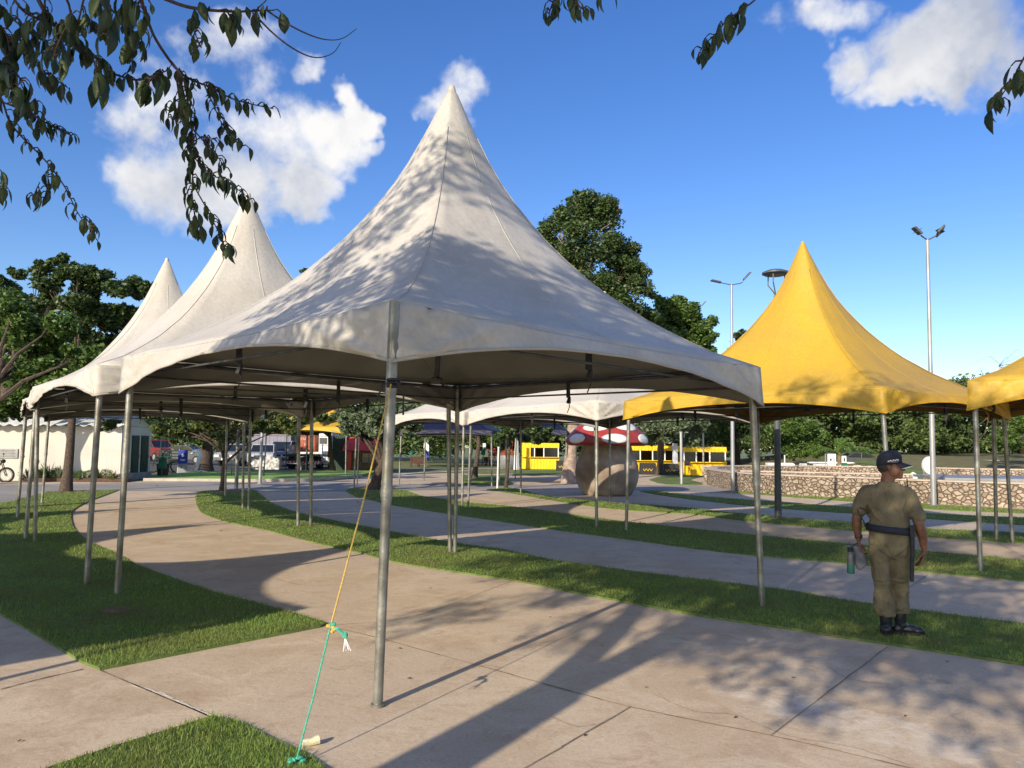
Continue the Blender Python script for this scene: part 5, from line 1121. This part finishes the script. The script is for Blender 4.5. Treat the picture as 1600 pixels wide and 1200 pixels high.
for px, Y, l_ in ((1012,48.5,'black covered table with yellow zigzags left of the round tree trunk'),(1047,47.5,'black covered table right of the round tree trunk before the kiosk'),(880,54,'black table beside the first yellow kiosk')):
    c = at(px,736,Y); t = empty('table', (c.x,Y,0), 0, l_, 'table', 'black covered tables before the kiosks'); mb = MB(); mb.box((0,0,.36), (1.0,.7,.72), 0, 0, .94); mb.build('cloth', 'black', t, bevel=.03); mb = MB()
    for k in range(6): mb.box((-.3+k*.1,-.36,.3), (.025,.01,.16), 0, 0, 1, 0, rad(30 if k % 2 else -30))
    mb.build('zigzag', 'yel_paint', t)
c = at(1076,741,46); t = empty('stool', (c.x,46.2,0), 0, 'black bar stool in front of the right yellow kiosk', 'stool'); mb = MB(); mb.box((0,0,.66), (.36,.34,.06)); mb.box((0,.16,.8), (.34,.04,.25)); mb.build('seat', 'black', t, bevel=.02)
for sx_ in (-1,1):
    for sy in (-1,1): l = MB(); l.tube([(sx_*.15,sy*.14,.64),(sx_*.2,sy*.18,0)], .02, 6); l.build('leg', 'black', t)
t = empty('roll_up_banner', (at(1056,725,47).x,47.2,0), 0, 'pale blue white roll-up banner standing before the kiosk row', 'banner'); mb = MB(); mb.box((0,0,1.15), (.32,.03,1.6)); mb.build('panel', 'sheet', t); mb = MB(); mb.tube([(0,.03,0),(0,.03,1.95)], .02, 6); mb.box((0,0,.3), (.34,.1,.06)); mb.build('stand', 'grey', t)

# ------------------------------------------------------------------ the man
mp_ = G(1395,996); TH = math.atan2(mp_.x, mp_.y)
person = empty('person', (mp_.x, mp_.y, .025), -TH, 'man in khaki uniform and dark cap seen from behind on the grass strip', 'person')
def remesh(o, v, disp=None, smooth=4):
    r = o.modifiers.new('remesh', 'REMESH'); r.mode = 'VOXEL'; r.voxel_size = v; r.use_smooth_shade = True
    s = o.modifiers.new('smooth', 'SMOOTH'); s.iterations = smooth; s.factor = .5
    if disp:
        tx = bpy.data.textures.new('folds', 'CLOUDS'); tx.noise_scale = disp[1]; tx.noise_depth = 2
        d = o.modifiers.new('folds', 'DISPLACE'); d.texture = tx; d.strength = disp[0]; d.mid_level = .5; d.texture_coords = 'LOCAL'
    return o
def chain(mb, pts, rs, n=12, sub=3):
    q = crm(pts, sub); m = len(q); rr = [np.interp(i/(m-1)*(len(rs)-1), range(len(rs)), rs) for i in range(m)]; mb.tube(q, [float(x) for x in rr], n)
    mb.ell(q[0], (rr[0],)*3, 10); mb.ell(q[-1], (rr[-1],)*3, 10)
def hand(mb, wrist, d, palm_n, s=1.0, curl=.5):
    """palm, five bent fingers: d = direction of the fingers, palm_n = palm normal"""
    d = Vector(d).normalized(); pn = Vector(palm_n); pn = (pn-d*pn.dot(d)).normalized(); w = d.cross(pn); c = Vector(wrist)
    Rm = Matrix((w, pn, d)).transposed()
    mb.ell(c+d*.045*s, (.040*s,.017*s,.052*s), 12, 0, Rm)
    for i, (off, L) in enumerate(((-.030,.068),(-.010,.078),(.010,.073),(.029,.058))):
        k = curl*(1+.12*i); p = c+w*off*s+d*.083*s; pts = [c+w*off*s*.8+d*.04*s, p]; a = 0
        for seg in (.45,.32,.25): a += k*.75; p = p+(d*math.cos(a)+pn*math.sin(a))*L*seg*s; pts.append(p)
        mb.tube(pts, [.0105*s,.0105*s,.0095*s,.0085*s,.007*s], 8); mb.ell(pts[-1], (.007*s,)*3, 8)
    t0 = c+w*-.028*s+d*.018*s; mb.tube([t0, t0+(w*-.55+d*.6+pn*.35)*.032*s, t0+(w*-.55+d*1.3+pn*.9)*.040*s, t0+(w*-.4+d*2.0+pn*1.3)*.040*s], [.014*s,.012*s,.010*s,.008*s], 8)
bd = MB()
hc = Vector((.022,.035,1.515))                    # head, face turned to the right (+x, a little away)
bd.ell(hc, (.098,.076,.112), 20); bd.ell(hc+Vector((-.02,0,.01)), (.088,.078,.10), 18); bd.ell(hc+Vector((.045,.0,-.055)), (.058,.056,.056), 14); bd.ell(hc+Vector((.078,0,-.090)), (.026,.03,.022), 10)
bd.ell(hc+Vector((.100,0,-.015)), (.017,.013,.022), 10); bd.ell(hc+Vector((.114,0,-.027)), (.014,.013,.011), 8); bd.ell(hc+Vector((.085,0,.022)), (.020,.05,.013), 10)
bd.ell(hc+Vector((.100,0,-.056)), (.011,.022,.006), 8); bd.ell(hc+Vector((.097,0,-.069)), (.011,.020,.007), 8); bd.ell(hc+Vector((.03,-.06,-.04)), (.05,.02,.045), 10)
bd.ell(hc+Vector((-.005,-.078,-.008)), (.018,.012,.030), 10); bd.ell(hc+Vector((-.012,-.084,.004)), (.014,.010,.017), 8)
chain(bd, [(-.01,.03,1.30),(-.005,.03,1.38),(.012,.03,1.45)], [.06,.060,.06], 14)
chain(bd, [(0,.03,.98),(0,.03,1.1),(0,.03,1.24)], [.085,.085,.07], 12)
LS = Vector((-.185,.02,1.265)); LE = Vector((-.268,.015,1.045)); LWr = Vector((-.262,.05,.835)); RS = Vector((.170,.03,1.25)); RE = Vector((.243,-.03,1.00)); RWr = Vector((.275,.03,.79))
chain(bd, [LS, LS.lerp(LE,.5)+Vector((-.01,0,0)), LE, LE.lerp(LWr,.35)+Vector((-.008,0,0)), LWr], [.058,.052,.044,.045,.027], 14)
chain(bd, [RS, RS.lerp(RE,.5)+Vector((.008,0,0)), RE, RE.lerp(RWr,.35)+Vector((.006,0,0)), RWr], [.058,.054,.046,.046,.028], 14)
hand(bd, LWr+Vector((0,0,-.015)), (.10,.0,-1), (1,.1,0), 1.05, .75); hand(bd, RWr+Vector((0,0,-.015)), (-.22,-.1,-1), (-1,-.2,.1), 1.08, .35)
chain(bd, [(-.08,.02,.85),(-.075,.02,.5),(-.062,-.005,.20)], [.08,.055,.038], 10); chain(bd, [(.08,.04,.85),(.09,.06,.5),(.070,.078,.20)], [.08,.055,.038], 10); bd.ell((0,.03,.9), (.14,.1,.1), 12)
remesh(bd.build('body', 'skin', person, smooth=2), .0062, None, 3)
ey = MB(); 
for s in (-1,1): ey.ell(hc+Vector((.083,s*.030,.004)), (.012,.013,.010), 10)
ey.build('eyes', 'hair', person, smooth=2)
hr = MB(); hr.ell(hc+Vector((-.022,0,.008)), (.094,.084,.085), 18); remesh(hr.build('hair', 'hair', person, smooth=2), .008, (.004,.01), 1)
# cap
cm = MB(); n = 26; vs = []; prof_c = [(1.0,.0),(1.02,.03),(1.0,.065),(.90,.10),(.68,.128),(.36,.142),(.02,.146)]
for r, z in prof_c:
    for j in range(n): a = 2*PI*j/n; vs.append(hc+Vector((-.008+.106*r*math.cos(a), .089*r*math.sin(a), .022+z*.88+.018*(r*math.cos(a)))))
cm.add(vs, [(i*n+j, i*n+(j+1) % n, (i+1)*n+(j+1) % n, (i+1)*n+j) for i in range(len(prof_c)-1) for j in range(n)]+[tuple((len(prof_c)-1)*n+j for j in range(n))])
cap = cm.build('cap', 'navy', person, smooth=2, solid=.003); vz = MB(); vs = []
for i in range(13):
    a = rad(-62+124*i/12)
    for k in range(5): u = k/4; x = .10*math.cos(a)+u*.085*(.5+.5*math.cos(a*1.25)); y = .088*math.sin(a)*(1-.08*u); vs.append(hc+Vector((x, y, .040-.030*u-.022*(math.sin(a)**2)*(.4+u))))
vz.add(vs, [(i*5+k, i*5+k+1, (i+1)*5+k+1, (i+1)*5+k) for i in range(12) for k in range(4)]); vz.build('visor', 'navy', cap, smooth=2, solid=.005)
pp = MB(); pp.tube([vs[i*5+4]+Vector((.001,0,.001)) for i in range(13)], .0026, 6); pp.build('visor_piping', 'white', cap)
lt = MB()
for k in range(7): a = rad(-92+k*7); p = hc+Vector((-.008+.1155*math.cos(a), .0955*math.sin(a), .052+.004*(k % 2)+.002*k)); lt.box(p, (.009,.003,.011), a+PI/2, 0, 1, 0, rad(20))
lt.tube([hc+Vector((-.008+.1155*math.cos(rad(x)), .0955*math.sin(rad(x)), .046)) for x in range(-98,-44,6)], .0016, 5); lt.build('cap_lettering', 'white', cap); bt = MB(); bt.ell(hc+Vector((-.006,0,.172)), (.008,.008,.005), 8); bt.build('cap_button', 'navy', cap)
# shirt
sh = MB()
sh.loft([(.0,.02,.925,.170,.115),(.0,.02,.97,.178,.122),(.0,.02,1.03,.170,.118),(-.002,.02,1.10,.170,.116),(-.004,.02,1.18,.182,.114),(-.006,.022,1.25,.190,.105),(-.006,.025,1.30,.165,.090),(-.004,.028,1.34,.115,.075),(-.002,.030,1.375,.075,.066)], 28)
chain(sh, [LS+Vector((.05,0,.015)), LS+Vector((0,0,.0)), LS.lerp(LE,.45)+Vector((-.005,0,0)), LS.lerp(LE,.72)+Vector((-.006,0,0))], [.080,.074,.070,.070], 14)
chain(sh, [RS+Vector((-.05,0,.015)), RS, RS.lerp(RE,.45), RS.lerp(RE,.66)+Vector((.012,-.005,0))], [.080,.076,.072,.074], 14)
for p in ([(-.14,-.055,1.22),(-.08,-.088,1.14),(.0,-.094,1.06),(.08,-.088,1.00)], [(-.16,-.05,1.15),(-.10,-.082,1.06),(-.03,-.094,1.00)], [(.13,-.06,1.22),(.11,-.08,1.12),(.12,-.075,1.02)], [(.05,-.086,1.17),(.09,-.084,1.08),(.13,-.068,1.0)], [(-.17,-.03,.985),(-.08,-.092,.975),(.04,-.098,.98),(.15,-.06,.972)], [(-.12,-.074,.955),(.0,-.093,.95),(.12,-.074,.955)], [(-.02,-.085,1.30),(.0,-.09,1.2),(-.03,-.094,1.12)], [(-.21,-.035,1.22),(-.17,-.055,1.17)], [(.20,-.03,1.2),(.16,-.05,1.15)]):
    chain(sh, p, [.008,.015,.015,.006], 8)
remesh(sh.build('shirt', 'khaki', person, smooth=2), .007, (.040,.13), 2)
cl = MB(); n = 24; vs = []
for r, z in ((.070,1.352),(.083,1.362),(.092,1.345),(.100,1.315)):
    for j in range(n): a = 2*PI*j/n; vs.append((.0+r*math.cos(a)*1.02, .03+r*math.sin(a)*.95, z+.018*math.sin(a)-.0))
cl.add(vs, [(i*n+j, i*n+(j+1) % n, (i+1)*n+(j+1) % n, (i+1)*n+j) for i in range(3) for j in range(n)]); cl.build('collar', 'khaki', person, smooth=2, solid=.004)
for s, E_ in ((-1, (LS, LE)), (1, (RS, RE))):
    a, b = E_; c_ = a.lerp(b, .72 if s < 0 else .66); dd = (b-a).normalized(); cu = MB(); cu.tube([c_-dd*.018, c_+dd*.014], .074 if s < 0 else .079, 16); cu.build('cuff', 'khaki', person, smooth=True)
# trousers
tr = MB()
tr.loft([(.0,.03,.965,.168,.112),(.0,.025,.90,.178,.128),(.0,.02,.82,.176,.136),(.0,.02,.74,.168,.130),(-.0,.02,.71,.165,.115),(.0,.025,.685,.14,.09)], 26)
def leg_(pts): tr.loft(pts, 20)
leg_([(-.084,.02,.76,.094,.125),(-.080,.015,.66,.090,.115),(-.076,.01,.55,.084,.105),(-.072,.005,.42,.074,.092),(-.068,.0,.32,.078,.090),(-.064,-.005,.25,.090,.094),(-.062,-.005,.195,.086,.088),(-.058,-.005,.165,.080,.082)])
leg_([(.082,.04,.76,.094,.12),(.080,.055,.66,.090,.112),(.076,.07,.55,.082,.098),(.074,.09,.42,.072,.088),(.076,.09,.32,.072,.086),(.078,.08,.25,.077,.088),(.076,.08,.20,.072,.082),(.074,.08,.185,.068,.078)])
for p in ([(-.13,-.07,.80),(-.06,-.112,.76),(.0,-.10,.70)], [(.13,-.07,.80),(.07,-.108,.75),(.02,-.09,.69)], [(-.15,-.05,.70),(-.09,-.098,.655),(-.03,-.08,.66)], [(-.14,-.06,.52),(-.08,-.088,.49),(-.01,-.06,.50)], [(-.13,-.05,.44),(-.07,-.084,.46),(-.01,-.05,.44)], [(.01,-.01,.50),(.07,-.022,.48),(.14,.0,.50)], [(-.14,-.04,.24),(-.07,-.092,.225),(.0,-.05,.24)], [(-.13,-.04,.20),(-.07,-.088,.19),(.0,-.05,.20)], [(.02,.0,.25),(.08,-.004,.24),(.14,.02,.26)], [(-.10,-.085,.62),(-.085,-.092,.55),(-.06,-.08,.47)], [(-.05,-.1,.88),(-.01,-.112,.80),(.0,-.10,.72)]):
    chain(tr, p, [.008,.014,.006], 8)
remesh(tr.build('trousers', 'khaki', person, smooth=2), .007, (.048,.12), 2)
bl = MB(); n = 30; vs = []
for r, z in ((.0,-.042),(.004,-.040),(.006,0),(.004,.040),(.0,.042)):
    for j in range(n): a = 2*PI*j/n; vs.append(((.194+r)*math.cos(a), .022+(.141+r)*math.sin(a), .945+z*.72-.016*math.cos(a)))
bl.add(vs, [(i*n+j, i*n+(j+1) % n, (i+1)*n+(j+1) % n, (i+1)*n+j) for i in range(4) for j in range(n)]); bl.build('belt', 'navy', person, smooth=2, solid=.004)
ba = MB(); ba.tube([(.185,-.055,.99),(.180,-.085,.78),(.165,-.095,.50)], [.020,.019,.018], 12); ba.box((.188,-.06,.945), (.045,.04,.10)); ba.build('baton', 'black', person, smooth=True)
wt = MB(); wt.tube([LWr+Vector((0,0,.010)), LWr+Vector((0,0,.042))], .034, 14); wt.box(LWr+Vector((-.028,-.012,.026)), (.012,.034,.034)); wt.build('wristwatch', 'black', person)
ra_ = MB(); ra_.tube([(.165,.10,1.25),(.158,.11,1.41)], [.007,.005], 8); ra_.box((.17,.10,1.19), (.05,.035,.12)); ra_.build('radio', 'black', person, bevel=.004)
sp_ = MB(); sp_.tube([(-.262,-.045,1.14),(-.255,-.07,1.08),(-.215,-.062,1.02),(-.20,-.03,.96),(-.175,-.06,.945)], .0055, 6); sp_.tube([(-.262,-.045,1.14),(-.20,-.075,1.12),(-.165,-.07,1.05)], .0055, 6); sp_.build('cord', 'black', person, smooth=True)
for base, dirv, l_ in (((-.052,-.01), Vector((-.05,1,0)), 0), ((.062,.075), Vector((1,.30,0)), 1)):
    d = dirv.normalized(); s = Vector((-d.y, d.x, 0)); b0 = Vector((base[0], base[1], 0)); bt = MB()
    Rb = Matrix((s, d, Vector((0,0,1)))).transposed()
    bt.tube([b0+Vector((0,0,.32)), b0+Vector((0,0,.18)), b0+d*.005+Vector((0,0,.10)), b0+d*.02+Vector((0,0,.065))], [.064,.058,.050,.05], 14)
    bt.ell(b0-d*.015+Vector((0,0,.045)), (.043,.055,.045), 12, 0, Rb); bt.ell(b0+d*.08+Vector((0,0,.045)), (.045,.085,.042), 12, 0, Rb); bt.ell(b0+d*.155+Vector((0,0,.034)), (.047,.055,.034), 12, 0, Rb)
    remesh(bt.build('boot', 'boot', person, smooth=2), .007, (.006,.03), 2)
    so = MB(); pr = []
    for i in range(24):
        a = 2*PI*i/24; q = b0+d*(.07+.145*math.cos(a))+s*.050*math.sin(a); pr.append((q.x, q.y))
    so.prism(pr, 'z', -.005, .022); so.build('boot_sole', 'rubber', person)
# things he holds
PM = Matrix.Translation((mp_.x, mp_.y, .025)) @ Matrix.Rotation(-TH, 4, 'Z')
bo_ = PM @ Vector((-.335,.0,.52)); t = empty('water_bottle', bo_, -TH, 'grey to teal water bottle with black lid hanging from the man left hand', 'bottle')
mb = MB(); mb.lathe([(.030,.0),(.033,.006),(.033,.085),(.033,.088)], (0,0,0), 20); mb.build('lower_body', 'teal', t, smooth=True); mb = MB(); mb.lathe([(.033,.088),(.033,.17),(.028,.192),(.024,.20)], (0,0,0), 20); mb.build('upper_body', 'bottle', t, smooth=True)
mb = MB(); mb.lathe([(.025,.20),(.026,.205),(.026,.232),(.020,.238)], (0,0,0), 16); mb.tube([(0,0,.235),(.03,.01,.262),(.07,.045,.285)], .004, 6); mb.build('lid', 'black', t, smooth=True)
cl_ = PM @ Vector((-.262,.045,.74)); mb = MB(); n = 14; vs = []
for i in range(9):
    z = .035-.028*i; ww = (.045,.050,.042,.040,.052,.056,.050,.034,.012)[i]; xo = (-.03,-.015,.0,.004,.006,.012,.020,.012,.004)[i]
    for j in range(n): a = 2*PI*j/n; k = 1+.22*math.sin(3*a+i*.7); vs.append((xo+ww*k*math.cos(a), .030*k*math.sin(a), z))
mb.add(vs, [(i*n+j, i*n+(j+1) % n, (i+1)*n+(j+1) % n, (i+1)*n+j) for i in range(8) for j in range(n)]+[tuple(range(n-1,-1,-1)), tuple(8*n+j for j in range(n))])
mb.loft([(-.07,0,.012,.06,.02),(-.06,0,.028,.055,.02),(-.05,0,.036,.03,.012)], 12)
co = mb.build('cloth', 'grey_cloth', None, smooth=2, loc=cl_); co.rotation_euler.z = -TH; tag(co, 'crumpled grey cloth held in the man left hand', 'cloth')

# ------------------------------------------------------------------ light and sky
SUN_AZ = math.atan2(-.51,-.86); EL = rad(23)      # direction towards the sun: behind, left
sdir = Vector((-.51,-.86,0)).normalized()*math.cos(EL)+Vector((0,0,math.sin(EL)))
sl = bpy.data.lights.new('sun', 'SUN'); sl.energy = 4.6; sl.angle = rad(.55); sl.color = (1,.86,.67); so_ = bpy.data.objects.new('sun', sl); so_.rotation_euler = sdir.to_track_quat('Z','Y').to_euler(); so_.location = (0,0,30); col.objects.link(so_)
w = bpy.data.worlds.new('World'); sc.world = w; w.use_nodes = True; nt = w.node_tree; L = nt.links.new; bg = nt.nodes['Background']; bg.inputs[1].default_value = .12
sky = nd(nt, 'ShaderNodeTexSky'); sky.sky_type = 'NISHITA'; sky.sun_disc = False; sky.sun_elevation = EL; sky.sun_rotation = math.atan2(sdir.x, sdir.y); sky.air_density = 1.0; sky.dust_density = .6; sky.ozone_density = 2.2; sky.altitude = 100
tc = nd(nt, 'ShaderNodeTexCoord'); D = tc.outputs['Generated']
wn = nd(nt, 'ShaderNodeTexNoise', Scale=5, Detail=5, Roughness=.6); L(D, wn.inputs['Vector']); wa = nd(nt, 'ShaderNodeVectorMath', operation='MULTIPLY_ADD'); wsb = nd(nt, 'ShaderNodeVectorMath', operation='SUBTRACT'); L(wn.outputs['Color'], wsb.inputs[0]); wsb.inputs[1].default_value = (.5,.5,.5); L(wsb.outputs[0], wa.inputs[0]); wa.inputs[1].default_value = (.20,.20,.20); L(D, wa.inputs[2]); DW = wa.outputs[0]
nz = nd(nt, 'ShaderNodeTexNoise', Scale=8, Detail=12, Roughness=.57, Distortion=0); L(D, nz.inputs['Vector'])
nz2 = nd(nt, 'ShaderNodeTexNoise', Scale=6, Detail=8, Roughness=.6); mpw = nd(nt, 'ShaderNodeMapping'); mpw.inputs['Location'].default_value = (.13,.0,.22); L(D, mpw.inputs[0]); L(mpw.outputs[0], nz2.inputs['Vector'])
def mth(op, a, b=None, c=None):
    m_ = nd(nt, 'ShaderNodeMath', operation=op)
    for i, v in enumerate((a, b, c)):
        if v is None: continue
        if isinstance(v, (int, float)): m_.inputs[i].default_value = v
        else: L(v, m_.inputs[i])
    return m_.outputs[0]
def dot(v):
    m_ = nd(nt, 'ShaderNodeVectorMath', operation='DOT_PRODUCT'); L(DW, m_.inputs[0]); m_.inputs[1].default_value = v; return m_.outputs['Value']
CL = [(330,175,120,100,0),(385,105,70,50,.0),(430,215,100,75,0),(505,215,50,55,0),(530,160,28,34,0),(240,210,90,55,0),(235,318,80,60,0),(330,290,140,70,.25),(440,290,80,45,.3),(455,325,55,25,0),(300,90,60,60,0),(705,145,62,38,0),(470,112,24,26,0),
      (1330,20,100,38,.1),(1500,60,170,70,.6),(1430,125,95,38,.25),(1590,50,130,110,.75),(1350,95,60,35,.0),(1582,290,45,22,.8)]
mask = None; shade = None
FILL_CLOUDS = [((-.75,-.45,.55),700,420,.1),((.55,-.65,.6),650,420,.15),((.1,-.9,.35),700,300,.2),((.85,-.1,.62),480,330,.2),((-.9,.15,.45),420,260,.1),((0,-.35,.95),420,380,.25)]  # unseen clouds added behind and above the camera as neutral fill light
for px, py, rx, ry, sh_ in CL+[(Vector(v), None, a_, b_, s__) for v, a_, b_, s__ in FILL_CLOUDS]:
    N = ray(px, py).normalized() if py is not None else px.normalized(); U = Vector((0,0,1)).cross(N).normalized()*-1; Vv = N.cross(U); k = 1/F*(N.dot(ray(800,600).normalized()) if py is not None else .8)
    x = dot(U/(rx*k)); y = dot(Vv/(ry*k)); f_ = mth('GREATER_THAN', dot(N), .2)
    r2 = mth('ADD', mth('MULTIPLY', x, x), mth('MULTIPLY', y, y)); g_ = mth('MULTIPLY', mth('MAXIMUM', mth('SUBTRACT', 1.0, mth('MULTIPLY', r2, .62)), 0.0), f_)
    mask = g_ if mask is None else mth('MAXIMUM', mask, g_)
    if sh_: s_ = mth('MULTIPLY', g_, sh_); shade = s_ if shade is None else mth('MAXIMUM', shade, s_)
den = mth('ADD', mth('MULTIPLY', mask, .62), mth('MULTIPLY', mth('SUBTRACT', nz.outputs[0], .5), 2.3))
cr = nd(nt, 'ShaderNodeMapRange', interpolation_type='SMOOTHSTEP'); cr.inputs[1].default_value = .24; cr.inputs[2].default_value = .80; L(den, cr.inputs[0]); al = mth('MULTIPLY', cr.outputs[0], mth('MINIMUM', mth('MULTIPLY', mask, 6.0), 1.0))
s2 = nd(nt, 'ShaderNodeMapRange', interpolation_type='SMOOTHSTEP'); s2.inputs[1].default_value = .46; s2.inputs[2].default_value = .70; L(nz2.outputs[0], s2.inputs[0])
shv = mth('MINIMUM', mth('ADD', mth('MULTIPLY', s2.outputs[0], .62), shade), 1.0)
cc = nd(nt, 'ShaderNodeMixRGB'); cc.inputs[1].default_value = (6.0,5.95,5.9,1); cc.inputs[2].default_value = (2.9,3.2,3.9,1); L(shv, cc.inputs[0])
hs = nd(nt, 'ShaderNodeHueSaturation'); hs.inputs['Hue'].default_value = .516; hs.inputs['Saturation'].default_value = 1.30; hs.inputs['Value'].default_value = 1.14; L(sky.outputs[0], hs.inputs['Color'])
mx = nd(nt, 'ShaderNodeMixRGB'); L(al, mx.inputs[0]); L(hs.outputs[0], mx.inputs[1]); L(cc.outputs[0], mx.inputs[2]); L(mx.outputs[0], bg.inputs[0])
sc.view_settings.view_transform = 'Standard'; sc.view_settings.look = 'None'; sc.view_settings.exposure = .46; sc.view_settings.gamma = 1
sc.render.engine = 'CYCLES'; sc.cycles.use_denoising = True; sc.cycles.max_bounces = 6; sc.cycles.transparent_max_bounces = 4
sc.cycles.sample_clamp_indirect = 6
print('objects', len(bpy.data.objects))
